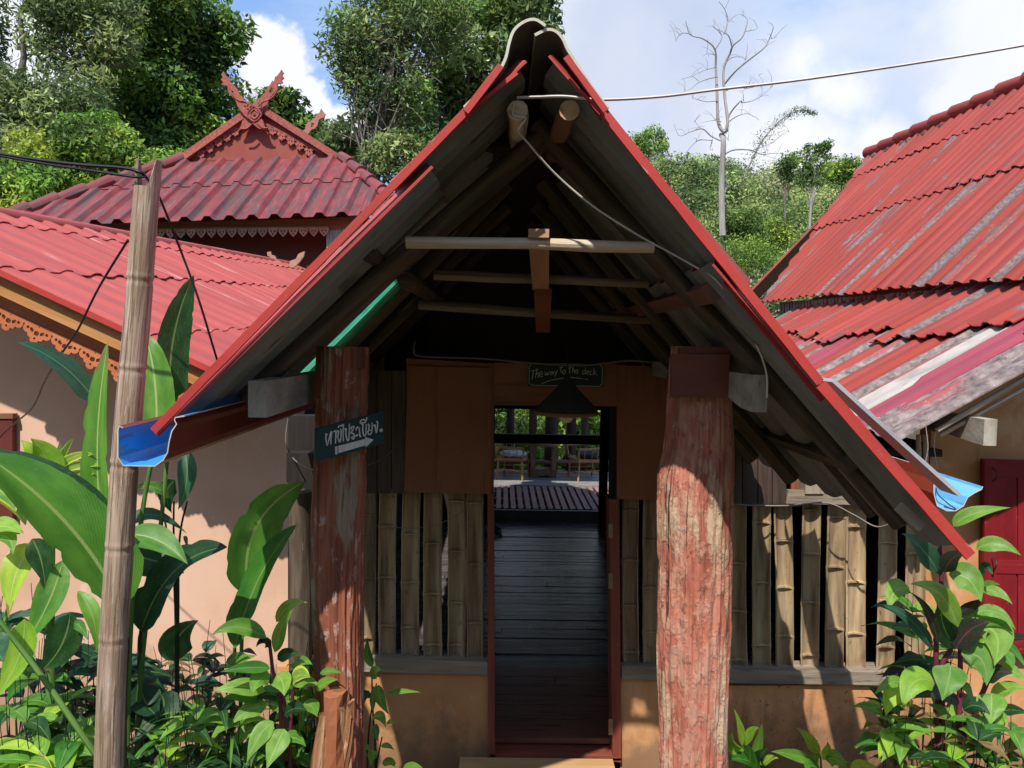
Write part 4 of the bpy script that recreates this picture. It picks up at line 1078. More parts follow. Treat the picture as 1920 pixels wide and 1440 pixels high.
for i, s_ in enumerate(S):
    if i == len(S) - 1:
        for a, b in zip(s_, s_[1:]): stroke(mb, [a, b], z2, 5, nF)
    else: stroke(mb, s_, z2, 5.5, nF)
mb.build('lettering', M['paint_white'], sg)
# thai direction sign, its far end turned back into the passage
A_ = P(593, 866, 2.60); B_ = P(720, 832, 2.82); C_ = P(720, 771.5, 2.82); D4 = P(594, 804, 2.60)
nS = (B_ - A_).cross(D4 - A_).normalized(); nS = nS if nS.y < 0 else -nS
sg2 = thing('direction_sign', 'teal sign with white Thai writing and an arrow on the left log pillar', 'sign', A_)
mb = MB(); bk = -nS * .012
mb.box8([A_, B_, B_ + bk, A_ + bk, D4, C_, C_ + bk, D4 + bk]); mb.build('board', M['sign_teal'], sg2)
def z3(p): return onplane(560 + p.x / 8.727, 740 + p.y / 8.727, A_, nS)
mb = MB()
for poly in ([(590, 850), (632, 842), (634, 972), (594, 980)], [(644, 838), (1082, 722), (1084, 690), (1225, 735), (1092, 862), (1086, 830), (648, 956)]):
    l = [z3(Vector((*p, 0))) + nS * .0015 for p in poly]
    if len(l) == 4: mb.face(l)
    else: mb.face([l[0], l[1], l[5], l[6]]); mb.face([l[2], l[3], l[4]])
mb.build('arrow', M['paint_white'], sg2)
TH = [[(428, 650), (445, 640), (455, 655), (440, 680), (445, 760), (460, 835)], [(460, 835), (500, 700), (520, 620), (535, 610), (525, 700), (520, 815)],
      [(560, 610), (590, 592), (605, 600), (600, 700), (596, 800)], [(640, 620), (632, 590), (650, 600), (640, 660), (630, 690), (668, 775), (685, 700), (690, 590), (672, 560)],
      [(640, 545), (650, 515), (690, 510), (725, 490), (722, 600), (728, 765)], [(765, 590), (750, 560), (772, 560), (768, 640), (790, 745), (815, 730), (822, 600), (825, 475)],
      [(850, 570), (860, 530), (905, 515)], [(905, 515), (880, 580), (850, 625), (895, 640), (905, 700), (880, 725), (862, 700), (885, 680)],
      [(925, 560), (945, 545), (968, 520)], [(930, 590), (940, 570)], [(925, 680), (945, 670), (968, 650)], [(930, 650), (942, 668)],
      [(985, 530), (990, 620), (1000, 690), (1015, 670)], [(1040, 500), (1025, 480), (1048, 480), (1042, 560), (1060, 665), (1090, 655), (1098, 560), (1100, 480)],
      [(1000, 470), (1010, 425), (1060, 405), (1085, 450), (1020, 462), (1000, 470)], [(1085, 450), (1105, 400), (1115, 370)],
      [(1150, 480), (1130, 490), (1150, 510), (1140, 560), (1160, 580), (1130, 600), (1140, 650), (1180, 635), (1195, 560), (1195, 455)],
      [(1240, 520), (1225, 500), (1245, 495), (1250, 540), (1265, 620), (1282, 540), (1285, 440), (1262, 450)],
      [(1325, 580), (1345, 560), (1360, 580), (1345, 600), (1325, 585), (1345, 575), (1350, 590)]]
mb = MB()
for s_ in TH: stroke(mb, s_, z3, 24, nS, .002)
mb.build('lettering', M['paint_white'], sg2)

# cables
def cable(name, label, pts, r, m, cat='cable', n=8, group=None):
    ps = catmull([P(*p) for p in pts], n); mb = MB(); mb.tube(ps, r, 6)
    return simple(mb, name, m, label, cat, ps[0], group, smooth=True)
cable('overhead_cable', 'thin off-white cable strung from the entrance gable across the sky to the upper right', [(970, 183, 2.27), (1010, 182, 2.24), (1060, 181, 2.2), (1130, 187, 2.2), (1240, 181, 2.22), (1345, 168, 2.25), (1500, 150, 2.3), (1700, 121, 2.35), (1920, 85, 2.4), (2150, 40, 2.5)], .0042, M['cable_white'])
cable('lamp_cable', 'white cable hanging from the gable peak down to the pale right beam end', [(966, 190, 2.28), (962, 215, 2.3), (985, 222, 2.3), (972, 245, 2.3), (990, 268, 2.35), (1040, 325, 2.4), (1110, 385, 2.4), (1190, 437, 2.4), (1250, 470, 2.4), (1300, 498, 2.38), (1345, 527, 2.32), (1385, 590, 2.4), (1420, 650, 2.42), (1437, 700, 2.46), (1438, 745, 2.48)], .0032, M['cable_white'])
cable('wall_wire', 'slack wire stapled along the top of the brown panels over the doorway', [(778, 640, 4.1), (776, 655, 4.1), (790, 668, 4.15), (900, 672, 4.15), (990, 680, 4.15), (1090, 685, 4.15), (1180, 676, 4.15), (1240, 682, 4.15)], .0055, M['cable_grey'])
cable('wall_wire', 'thin wire drooping under the rail of the right bamboo slats', [(1372, 945, 4.1), (1420, 948, 4.1), (1480, 948, 4.08), (1550, 943, 4.05), (1600, 965, 4.0), (1645, 988, 3.9), (1685, 975, 3.8)], .005, M['cable_grey'])
cable('wall_wire', 'thin loose wire curving between the direction sign and the left brown panel', [(690, 872, 3.6), (725, 855, 3.7), (755, 820, 3.9), (764, 790, 4.1), (766, 740, 4.12)], .0025, M['cable_grey'])
cable('wall_wire', 'wire draped from the beam over the dark bracket left of the pillar', [(540, 785, 3.9), (536, 830, 3.88), (552, 862, 3.85), (590, 882, 2.9)], .003, M['cable_grey'])
cable('fairy_light_string', 'string of tiny unlit bulbs drooping across the left bamboo slats', [(700, 985, 4.12), (760, 990, 4.12), (800, 988, 4.12), (840, 975, 4.12), (872, 955, 4.12)], .0016, M['cable_grey'])
# bamboo pole with forked top
bp = P(238, 900, 2.3)
pts = [(276, 352), (266, 480), (255, 620), (243, 760), (232, 900), (222, 1060), (213, 1200), (204, 1440), (196, 1640)]
PT = [P(x, y, 2.3) for x, y in pts]; PT[-1] = Vector((PT[-2].x - .05, 2.3, -.55))
PO = thing('bamboo_pole', 'weathered upright bamboo pole with a notched top carrying black cables', 'pole', (PT[-1].x, 2.3, PT[-1].z))
line = catmull(PT, 12); Ls = [0]
for i in range(1, len(line)): Ls.append(Ls[-1] + (line[i] - line[i - 1]).length)
def pxz(py): return P(240, py, 2.3).z
nodesz = [pxz(518), pxz(686), pxz(865), pxz(1020), pxz(1193), pxz(1358)]
line2 = []; 
for i in range(len(line) - 1):
    for k in range(3): line2.append(line[i].lerp(line[i + 1], k / 3))
line2.append(line[-1])
rad = []
for p in line2:
    r = float(np.interp(p.z, [pxz(1440), pxz(900), pxz(300)], [.0408, .0390, .0352]))
    for z in nodesz:
        r += .0022 * math.exp(-((p.z - z) / .006) ** 2) - .0025 * math.exp(-((p.z - z + .014) / .006) ** 2)
    rad.append(r)
mb = MB(); mb.tube(line2, rad, 28, True, wob=.03); autosmooth(mb.build('culm', M['bamboo'], PO, True), 60)
ax = (PT[0] - PT[1]).normalized(); tp = PT[0] - ax * .01
def horn(a0, a1, hgt, name):
    G = []; U = []; mb = MB(); K = 8; n = 6
    for i in range(n + 1):
        t = i / n; row = []; ur = []
        for k in range(K + 1):
            a = a0 + (a1 - a0) * (.5 + (k / K - .5) * (1 - .55 * t)); row.append(tp + Vector((math.cos(a) * .0352, math.sin(a) * .0352, 0)) + ax * (hgt * t)); ur.append((a * .04, t * hgt))
        for k in range(K, -1, -1):
            a = a0 + (a1 - a0) * (.5 + (k / K - .5) * (1 - .55 * t)); row.append(tp + Vector((math.cos(a) * .0285, math.sin(a) * .0285, 0)) + ax * (hgt * t)); ur.append((a * .04, t * hgt))
        row.append(row[0]); ur.append(ur[0])
        G.append(row); U.append(ur)
    mb.quadgrid(G, U); mb.face(G[-1][:-1]); mb.build(name, M['bamboo'], PO)
horn(-1.15, 1.0, .088, 'fork_tip'); horn(2.4, 4.0, .092, 'fork_tip')
grp = 'black cables on the bamboo pole'
cable('power_cable', 'upper black cable sagging from the left edge to the notched bamboo pole', [(-60, 278, 2.4), (60, 298, 2.35), (150, 309, 2.32), (230, 315, 2.29), (262, 322, 2.28), (272, 330, 2.3)], .0055, M['cable_black'])
cable('power_cable', 'lower black cable sagging from the left edge to the notched bamboo pole', [(-60, 281, 2.4), (60, 303, 2.35), (150, 317, 2.32), (225, 328, 2.27), (260, 332, 2.27), (272, 331, 2.3)], .0045, M['cable_black'])
cable('drop_cable', 'black cable hanging left of the bamboo pole over the carved trim to the pink wall', [(240, 450, 2.6), (185, 540, 2.8), (145, 620, 3.0), (112, 668, 3.2), (84, 715, 3.6), (60, 765, 4.0), (20, 800, 4.6), (-10, 830, 4.7)], .0045, M['cable_black'])
cable('drop_cable', 'black cable running down from the pole top behind the red roof edge', [(274, 332, 2.3), (298, 368, 2.38), (335, 460, 2.55), (372, 560, 2.6), (405, 668, 2.7), (425, 730, 2.8)], .0042, M['cable_black'])
# ================================================================ LEFT HOUSE (pink wall, red roof, carved barge board)
LH = thing('left_house', 'pink plastered left house with faded red roof and orange carved barge board', 'house', (-2.4, 4.8, 0))
YL = 4.2
A0 = P(-140, 440, YL); A1 = P(450, 713, YL)                  # verge, down to the right
VV = (A1 - A0).normalized()
Rf = P(560, 505, 10.5)
# slope plane: verge direction VV, depth along Y with a slight rise towards the back ridge
Ul = Vector((0, 1, 0.052)).normalized()
ridge = P(0, 442, 6.0)
# distance up from A0 to the ridge line
v_r = (ridge - A0 - Ul * (6.0 - YL)).dot(VV)
tot = (A1 - A0).length
ml = [M['roof_left'], M['wall_dark'], M['edge_red']]
rows = [v_r, v_r + (tot - v_r) * .12, v_r + (tot - v_r) * .45, v_r + (tot - v_r) * .79, tot]
NVn = Ul.cross(VV).normalized(); NVn = NVn if NVn.z > 0 else -NVn
for r in range(4):
    for (a, b) in cols(9.9, .76):
        if rows[r + 1] < -.6: continue
        if r == 3 and a > 3.9: continue
        a2 = a - .35 * ((r % 2)) if a > 0 else a
        jv = random.uniform(-.018, .018); sheet('roof_sheet', LH, A0 - NVn * (.03 + random.uniform(-.004, .004)), Ul, VV, a, b + .03, rows[r] - .05, rows[r + 1] + (jv if r < 3 else 0), .30, .021, ml, lift0=.004 + .001 * r, lift1=.02, res=12)
# ridge cap
mb = MB(); rp = [A0 + VV * v_r + Ul * t + Vector((0, 0, .02)) for t in (0, 10.1)]
mb.tube([p - Vector((0, 0, .045)) for p in rp], .055, 12); mb.build('ridge_cap', M['roof_left'], LH, True)
def vline(t0, t1, off0, off1, Y, th, m, name, par=LH):
    "board under the verge: from distance t0 to t1 along it, off0..off1 metres below"
    dn = Vector((VV.z, 0, -VV.x)); dn = dn if dn.z < 0 else -dn
    a = A0 + VV * t0; b = A0 + VV * t1; y = Vector((0, Y - A0.y, 0)); t_ = Vector((0, th, 0))
    mb = MB(); f = [a + dn * off1 + y, b + dn * off1 + y, b + dn * off0 + y, a + dn * off0 + y]
    mb.box8([f[0], f[1], f[1] + t_, f[0] + t_, f[3], f[2], f[2] + t_, f[3] + t_]); return mb.build(name, m, par)
vline(0, tot, .000, .030, YL - .02, .02, M['edge_red'], 'verge_flange')
vline(0, tot + .03, .032, .135, YL + .03, .05, M['wood_orange'], 'barge_board')
vline(0, tot + .03, .130, .168, YL + .10, .05, M['wood_carved'], 'barge_moulding')
vline(0, tot + .03, .162, .220, YL + .12, .03, M['wood_carved'], 'trim_backing')
dn = Vector((VV.z, 0, -VV.x)); dn = dn if dn.z < 0 else -dn
def circ(cx, cy, r, n=10, rx=1, a0=0, rev=False):
    l = [(cx + r * rx * math.cos(a0 + 2 * math.pi * i / n), cy + r * math.sin(a0 + 2 * math.pi * i / n)) for i in range(n)]
    return l[::-1] if rev else l
# one scroll unit in metres, x along the board, y down
def scallop_outline():
    pts = [(0, 0), (.168, 0), (.168, .020)]
    def arc(cx, cy, r, d0, d1, n=6):
        return [(cx + r * math.cos(R(d0 + (d1 - d0) * i / n)), cy + r * math.sin(R(d0 + (d1 - d0) * i / n))) for i in range(n + 1)]
    pts += arc(.140, .040, .026, -30, 110, 8); pts += arc(.112, .064, .020, 40, 110, 4); pts += arc(.084, .082, .026, 20, 160, 8); pts += arc(.056, .064, .020, 70, 140, 4)
    pts += arc(.028, .040, .026, 70, 210, 8); pts += [(0, .020)]
    return pts
holes = [circ(.084, .050, .015, 8, 1, 0), [(.050, .028), (.066, .040), (.060, .056), (.044, .046), (.040, .034)], [(.118, .028), (.128, .034), (.124, .046), (.108, .056), (.102, .040)],
         circ(.028, .036, .009, 8), circ(.140, .036, .009, 8), circ(.084, .012, .004, 6), circ(.084, .080, .007, 6)]
mb = MB(); mb.prism([scallop_outline()] + [h[::-1] for h in holes], (0, 0, 0), VV, dn, -.018)
proto = mb.build('scroll_piece', M['wood_carved'], None); proto.parent = LH
k = 0; t = .1
first = True
while t < tot - .1:
    loc = A0 + VV * t + dn * .210 + Vector((0, .12, 0)) - rootloc(LH)
    if first: proto.location = loc; first = False
    else: copyto(proto, LH, loc)
    t += .168
# raised scrolls on each piece are one moulding
mb = MB(); t = .1
while t < tot - .1:
    for cx, cy, sgn in ((.028, .036, 1), (.140, .036, -1), (.062, .062, -1), (.106, .062, 1)):
        ps = []
        for i in range(12):
            a = i / 11 * 4.6; r = .020 * (1 - i / 14)
            ps.append(A0 + VV * (t + cx + sgn * r * math.cos(a)) + dn * (.210 + cy + r * math.sin(a)) + Vector((0, .112, 0)))
        mb.tube(ps, .0045, 5, False)
    t += .168
o = mb.build('scroll_relief', M['wood_carved'], LH, True); o['kind'] = 'stuff'
# walls
wl0 = P(-200, 700, 5.0).x; wr0 = P(592, 900, 5.0).x
mb = MB(); za = P(-200, 380, 5.0).z
topz = lambda x: (A0 + VV * ((x - A0.x) / VV.x)).z - .06
mb.box8([(wl0, 5.0, -.6), (wr0, 5.0, -.6), (wr0, 5.1, -.6), (wl0, 5.1, -.6), (wl0, 5.0, topz(wl0)), (wr0, 5.0, topz(wr0)), (wr0, 5.1, topz(wr0)), (wl0, 5.1, topz(wl0))])
mb.build('wall', M['plaster_pink'], LH)
mb = MB(); mb.box(wr0 - .1, wr0, 5.11, 13, -.6, topz(wr0)); mb.build('wall', M['plaster_pink'], LH)
wf = pxbox('window_shutter', LH, -60, 23, 783, 985, 4.95, .04, M['wall_maroon'])
pxbox('frame', wf, -60, 24, 776, 785, 4.94, .05, M['wall_dark'])

# ================================================================ REAR LEFT HOUSE (hip and gable with carved finials)
YR = 13.6
SK = YR / 9.6
BH = thing('rear_house', 'weathered hip-and-gable roofed house behind the left roof with crossed carved finials', 'house', (-3, YR + .8, 0))
eL = P(-45, 430, YR); eR = P(762, 404, YR)
g0 = P(338, 304, YR + 2.2 * SK); g1 = P(640, 297, YR + 2.2 * SK)
Ue = (eR - eL).normalized()
up = (g0 + g1) / 2 - (eL + eR) / 2; up = up - Ue * up.dot(Ue); Vd = -up.normalized()      # down-slope
Oe = eL - Vd * up.length                                                             # top-left origin (above eL)
slopeL = up.length; W = (eR - eL).length
hl = (g0 - eL).dot(Ue); hr = (eR - g1).dot(Ue)
mr = [M['roof_rear'], M['wall_dark'], M['roof_rear']]
def hip(u, frac=1.0):
    "highest allowed (smallest v) at u"
    if u < hl: return slopeL * (1 - u / hl)
    if u > W - hr: return slopeL * (1 - (W - u) / hr)
    return 0
pr_ = .275 * SK
for (vr0, vr1, lf) in ((0, slopeL * .475, .0), (slopeL * .445, slopeL, .0)):
    for (a, b) in cols(W, pr_ * 4):
        sheet('roof_sheet', BH, Oe, Ue, Vd, a, b + .02, vr0, vr1, pr_, .055 * SK, mr, lift0=lf, lift1=lf + .022, th=.01, res=12, vf0=lambda u, vr0=vr0: max(vr0, hip(u)), vf1=lambda u, vr1=vr1: vr1 + .0)
# hip caps: short overlapping half round tiles down both hips
def hipcaps(a, b, n, r):
    r *= SK
    for i in range(n):
        p = a.lerp(b, i / n); q = a.lerp(b, (i + 1.12) / n)
        mb = MB(); mb.tube([p + Vector((0, -.02, .03)), q + Vector((0, -.02, .075))], [r * .92, r * 1.05], 12, True); autosmooth(mb.build('hip_tile', M['roof_rear'], BH, True), 50)
hipcaps(eL + (g0 - eL) * -.06, g0, 8, .085); hipcaps(g1, eR, 6, .085)
# side slopes so the roof is closed
for s_ in (-1, 1):
    mb = MB()
    if s_ < 0: mb.face([eL, g0, g0 + Vector((-.0, 4, 0)), eL + Vector((-1, 5, 0))])
    else: mb.face([eR, eR + Vector((1, 5, 0)), g1 + Vector((0, 4, 0)), g1])
    mb.build('side_slope', M['roof_rear'], BH)
# gable
Yg = YR + 2.25 * SK
ga, gb, gc = P(345, 302, Yg), P(632, 297, Yg), P(483, 208, Yg)
mb = MB(); t_ = Vector((0, .06, 0)); mb.face([ga, gb, gc]); mb.face([gc + t_, gb + t_, ga + t_]); mb.build('gable_board', M['gable_red'], BH)
mb = MB(); mb.bar(P(340, 307, Yg - .03), P(636, 301, Yg - .03), .07, .08, up=(0, 0, 1)); mb.build('gable_sill', M['wall_maroon'], BH)
for (p, q) in (((335, 303), (484, 199)), ((640, 300), (482, 199))):
    a = P(*p, Yg - .06); b = P(*q, Yg - .06)
    mb = MB(); mb.bar(a, b, .14, .12 * SK, up=(0, 1, 0)); mb.build('barge_board', M['carved_red'], BH)
    # roof strip running back behind it
    a2 = a + Vector((0, .05, .05)); b2 = b + Vector((0, .05, .05)); D = Vector((0, 3.4, 0)); mb = MB(); mb.box8([a2, b2, b2 + D, a2 + D, a2 + Vector((0, 0, .05)), b2 + Vector((0, 0, .05)), b2 + D + Vector((0, 0, .05)), a2 + D + Vector((0, 0, .05))]); mb.build('gable_roof', M['roof_rear'], BH)
# carved swags hanging under the barge boards
def z4(x, y, Y): return P(380 + x / 4.8, 120 + y / 4.8, Y)
def pxprism(loops, Y, th, m, name, par, zf):
    Z0 = zf(0, 0, Y); ex = (zf(100, 0, Y) - Z0) / 100; ey = (zf(0, 100, Y) - Z0) / 100
    ex.y = 0; ey.y = 0
    mb = MB(); mb.prism(loops, Z0, ex, ey, -th); return mb.build(name, m, par)
# swag units on the gable
for (sx_, pts) in ((1, [(640, 610), (722, 660), (805, 705), (885, 750), (968, 800)]), (-1, [(300, 620), (225, 670), (148, 715), (68, 770), (-10, 820)])):
    for (x, y) in pts:
        out = [(-44, -30 * 1), (-20, -40), (0, -22), (22, -30), (38, -14), (26, 0), (38, 14), (24, 26), (14, 24), (0, 42), (-14, 26), (-26, 26), (-34, 10), (-24, 0), (-38, -10)]
        out = [(x + sx_ * a, y + b + a * .5 * 0) for a, b in out]
        hs = [circ(x + sx_ * 8, y, 7, 6), circ(x - sx_ * 14, y - 10, 6, 6)]
        pxprism([out] + [h[::-1] for h in hs], Yg - .02, .05, M['carved_red'], 'gable_swag', BH, z4)
mb = MB()
for (sx_, p, q) in ((1, (560, 560), (1080, 830)), (-1, (360, 560), (-60, 815))):
    for off in (0, 14): mb.bar(z4(p[0], p[1] - 30 + off, Yg - .05), z4(q[0], q[1] - 30 + off, Yg - .05), .02, .03, up=(0, 1, 0))
mb.build('gable_moulding', M['carved_red'], BH)
# crossed naga-like finial arms
armR = [(330, 600), (400, 590), (440, 560), (470, 520), (530, 470), (590, 370), (610, 310), (655, 265), (675, 235), (680, 185), (730, 175), (718, 150), (738, 130), (722, 105), (735, 85), (715, 55), (700, 85), (690, 95), (672, 120), (660, 118), (650, 160), (630, 165), (610, 200), (590, 215), (575, 260), (550, 280), (530, 310), (500, 330), (480, 360), (478, 380), (450, 385), (430, 430), (395, 480), (365, 520), (350, 570)]
Kf = thing  # noqa
def finial(pts, Y, holes_, name='finial'):
    return pxprism([pts] + [h[::-1] for h in holes_], Y, .05, M['carved_red'], name, BH, z4)
f1 = finial(armR, Yg - .13, [[(628, 215), (645, 228), (636, 255), (612, 268), (606, 250)], circ(520, 375, 9, 8), circ(500, 430, 7, 6)])
armL = [(925 - x if False else 915 - x, y + (18 if y < 380 else 0)) for x, y in armR]
armL = [((x - 458) * 1.02 + 458, y) for x, y in armL]
f2 = finial(armL[::-1], Yg - .19, [circ(272, 260, 14, 8), circ(390, 390, 9, 8), circ(420, 440, 7, 6)])
# scroll relief on the arms
mb = MB()
def zr(x, y): return z4(x, y, Yg - .245)
for pts in ([(415, 405), (395, 385), (405, 355), (375, 335), (330, 330), (290, 300), (255, 250), (235, 200)], [(500, 400), (530, 390), (525, 360), (545, 340), (590, 325), (640, 290), (670, 240), (675, 200)], [(345, 585), (400, 580), (445, 540)], [(590, 570), (540, 575), (490, 530)],
            [(462, 378), (400, 450), (465, 520), (530, 450), (462, 378)], [(462, 405), (425, 450), (465, 495), (505, 450), (462, 405)], [(462, 440), (455, 452), (466, 462), (474, 450), (466, 442)], [(500, 380), (515, 365), (500, 350)], [(420, 385), (440, 375), (430, 350)]):
    mb.tube(catmull([zr(*p) for p in pts], 3), .018, 5, False)
mb.build('finial_relief', M['carved_red'], BH, True)
# far finial on the ridge behind
f3 = [(880, 620), (930, 600), (940, 560), (960, 530), (985, 525), (1000, 500), (1025, 490), (1035, 460), (1070, 440), (1085, 420), (1100, 440), (1115, 460), (1100, 490), (1070, 500), (1055, 510), (1045, 560), (1020, 590), (990, 600), (960, 640), (940, 660)]
pxprism([f3, [(990, 535), (985, 580), (1005, 570), (1015, 545)]], Yg + 3.2, .06, mat('pale_red_finial', [(.34, .12, .09), (.45, .19, .15)], sc=(8, 8), bump=.2), 'finial', BH, z4)
f4 = [(545, 470), (560, 440), (590, 425), (600, 440), (630, 470), (650, 480), (700, 520), (720, 535), (690, 530), (600, 500)]
pxprism([f4], Yg + 3.0, .05, M['roof_grey'], 'ridge_crest', BH, z4)
# eave board, hanging hearts, walls
pxq('eave_board', BH, [(60, 434), (640, 430), (700, 408), (10, 422)], YR + .30, .04, M['wall_dark'])
pxq('fascia', BH, [(100, 438), (615, 433), (615, 424), (100, 430)], YR + .26, .03, M['wood_orange'])
heart = [(0, 0), (54, 0), (54, 10), (48, 30), (27, 52), (6, 30), (0, 10)]
hh = [circ(17, 18, 6, 6), circ(37, 18, 6, 6), [(22, 32), (27, 26), (32, 32), (27, 42)]]
def z5(x, y, Y): return P(x / 3, 100 + y / 3, Y)
Z0 = z5(0, 0, YR + .24); ex = (z5(100, 0, YR + .24) - Z0) / 100; ey = (z5(0, 100, YR + .24) - Z0) / 100; ex.y = ey.y = 0
mb = MB(); mb.prism([heart] + [h[::-1] for h in hh], (0, 0, 0), ex, ey, -.02)
hp_ = mb.build('heart_pendant', M['trim_pale'], None); hp_.parent = BH
for i in range(26):
    x = 360 + i * 57.5; loc = z5(x, 998 - i * .7, YR + .24) - rootloc(BH)
    if i == 0: hp_.location = loc
    else: copyto(hp_, BH, loc)
pxq('wall', BH, [(-100, 700), (690, 700), (690, 395), (-100, 400)], YR + .8, .1, M['wall_maroon'])
pxq('corner_sheet', BH, [(612, 540), (680, 540), (680, 405), (612, 409)], YR + .34, .02, M['green_metal'])
for x in range(614, 680, 6):
    mb = MB(); mb.tube([P(x, 408, YR + .34), P(x, 540, YR + .34)], .02, 6, False); mb.build('corrugation', M['green_metal'], BH, True)
for x in (320, 345):
    pxq('window_panel', BH, [(x - 8, 480), (x + 8, 480), (x + 8, 442), (x - 8, 442)], YR + .78, .03, M['sign_dark'])
# pale carved crest behind the left ridge
crest = [(1535, 1140), (1555, 1135), (1560, 1155), (1580, 1160), (1590, 1185), (1615, 1195), (1625, 1215), (1660, 1215), (1670, 1190), (1700, 1180), (1715, 1150), (1750, 1135), (1745, 1165), (1720, 1200), (1690, 1230), (1600, 1230), (1565, 1200), (1550, 1180), (1555, 1170), (1538, 1160)]
o = pxprism([crest, [(1590, 1200), (1600, 1215), (1585, 1215)]], 12.8, .05, M['trim_pale'], 'roof_crest', None, z5); tag(o, 'small pale carved crest peeping over the far end of the left red roof', 'crest')

# ================================================================ RIGHT HOUSE
RH = thing('right_house', 'right-hand house with two tiers of peeling red roof sheets and orange walls', 'house', (3, 4.3, 0))
# upper tier
E_n = Vector((3.25, 3.3, 2.655)); E_f = P(1432, 568, 9.5); Ur = (E_f - E_n).normalized()
Rn = P(1920, 160, 8.2); Rfar = P(1636, 322, 11.6)
Vu = (E_n - Rn); Vu = Vu - Ur * Vu.dot(Ur); sl = Vu.length; Vu.normalize()
Ou = E_n - Vu * sl
mu = [M['roof_red'], M['wall_dark'], M['roof_red']]; mup = [M['roof_red_peeled'], M['wall_dark'], M['roof_red_peeled']]
Lr = (E_f - E_n).length
fartop = (Rfar - Ou).dot(Ur)
def ufar(v): return Lr + (fartop - Lr) * (1 - v / sl)
rws = [(-.05, sl * .20), (sl * .18, sl * .56), (sl * .54, sl)]
for r, (a, b) in enumerate(rws):
    for (u0, u1) in cols(fartop, .57):
        lim = ufar((a + b) / 2)
        if u0 > ufar(max(a, 0)): continue
        mm = mup if (r == 2 and random.random() < .6) or (r != 2 and random.random() < .25) else mu
        sheet('roof_sheet', RH, Ou, Ur, Vu, u0, u1 + .03, a, b, .19, .027, mm, lift0=random.uniform(-.004, .004), lift1=.020 + random.uniform(-.004, .006), res=9, vf0=lambda u, a=a: a, vf1=lambda u, b=b + random.uniform(-.022, .022): b if u <= Lr else min(b, sl * (1 - (u - Lr) / (fartop - Lr))))
# ridge tiles
rl = Ur * fartop; nT = 19
for i in range(nT):
    p = Ou + rl * (i / nT); q = Ou + rl * ((i + 1.1) / nT)
    mb = MB(); mb.tube([p + Vector((0, 0, .02)), q + Vector((0, 0, .05))], [.086, .094], 12, True); autosmooth(mb.build('ridge_tile', M['roof_red'] if random.random() < .7 else M['roof_red_peeled'], RH, True), 50)
    if random.random() < .8:
        mb = MB(); mb.bar(p + Vu * .16 + Vector((0, 0, .03)), p + Vu * .16 + Ur * .2 + Vector((0, 0, .03)), .05, .03, up=(0, 0, 1)); mb.build('mortar_lump', M['roof_grey'], RH)
# timber strip under upper eave, and the back slope
mb = MB(); a = E_n + Vector((.12, 0, -.06)); b = E_n + Ur * (Lr - .3) + Vector((.12, 0, -.06)); mb.bar(a, b, .04, .11, up=(0, 0, 1)); mb.build('eave_timber', M['sill'], RH)
mb = MB(); n_ = 70
for i in range(n_):
    p = a.lerp(b, i / n_) + Vector((-.03, 0, -.05)); mb.box(p.x - .01, p.x + .012, p.y, p.y + .06, p.z - .06, p.z + .11, jit=.006)
o = mb.build('packing_slats', M['sill'], RH)
# small further roof beyond the upper tier
a = P(1545, 405, 12.5); b = P(1600, 372, 13.0); sheet('roof_sheet', RH, a, (b - a), Vector((-.8, .1, -.9)), 0, 1.2, 0, 2.6, .19, .03, mu)
# lower tier
F0 = P(1690, 832, 3.6); slope = Vector((1, 0, .60)).normalized()
top = Vector((3.50, 3.6, F0.z + (3.50 - F0.x) * .60))
Ud = Vector((0, 1, 0.0)); Vl = -slope; lenl = (top - F0).length
Ol = top
strips = ['grey', 'grey', 'pink', 'white', 'grey', 'peel', 'red', 'grey', 'peel', 'grey', 'red', 'pink', 'grey', 'red', 'grey', 'grey', 'peel', 'red', 'red', 'peel', 'red', 'red', 'peel', 'red']
MM = {'grey': M['roof_grey'], 'pink': M['roof_pink'], 'white': M['roof_white'], 'red': M['roof_red'], 'peel': M['roof_red_peeled']}
u = 0
for i, s_ in enumerate(strips):
    w = .19 if s_ in ('grey', 'white') else (.30 if i in (6, 13) else .21)
    j = .46 + .10 * noise.noise(Vector((i * .45, 3, 1))) + random.uniform(-.05, .05)
    m_ = MM[s_]
    up_m = MM['red'] if i > 3 and random.random() < .4 else (MM['peel'] if i > 1 else MM['grey'])
    lj = lenl * j
    if i in (2,): lj = lenl * .02
    if i == 3: lj = lenl * .42
    if lj > lenl * .1:
        sheet('roof_sheet', RH, Ol, Ud, Vl, u, u + w + .02, -.05, lj, .19, .024, [up_m, M['wall_dark'], up_m], lift0=.01, lift1=.036 + random.uniform(0, .006), res=10)
    sheet('roof_sheet', RH, Ol, Ud, Vl, u, u + w + .02, lj - .05, lenl + random.uniform(-.01, .02), .19, .024, [m_, M['wall_dark'], m_], lift0=.0, lift1=.014 + random.uniform(0, .006), res=10)
    u += w
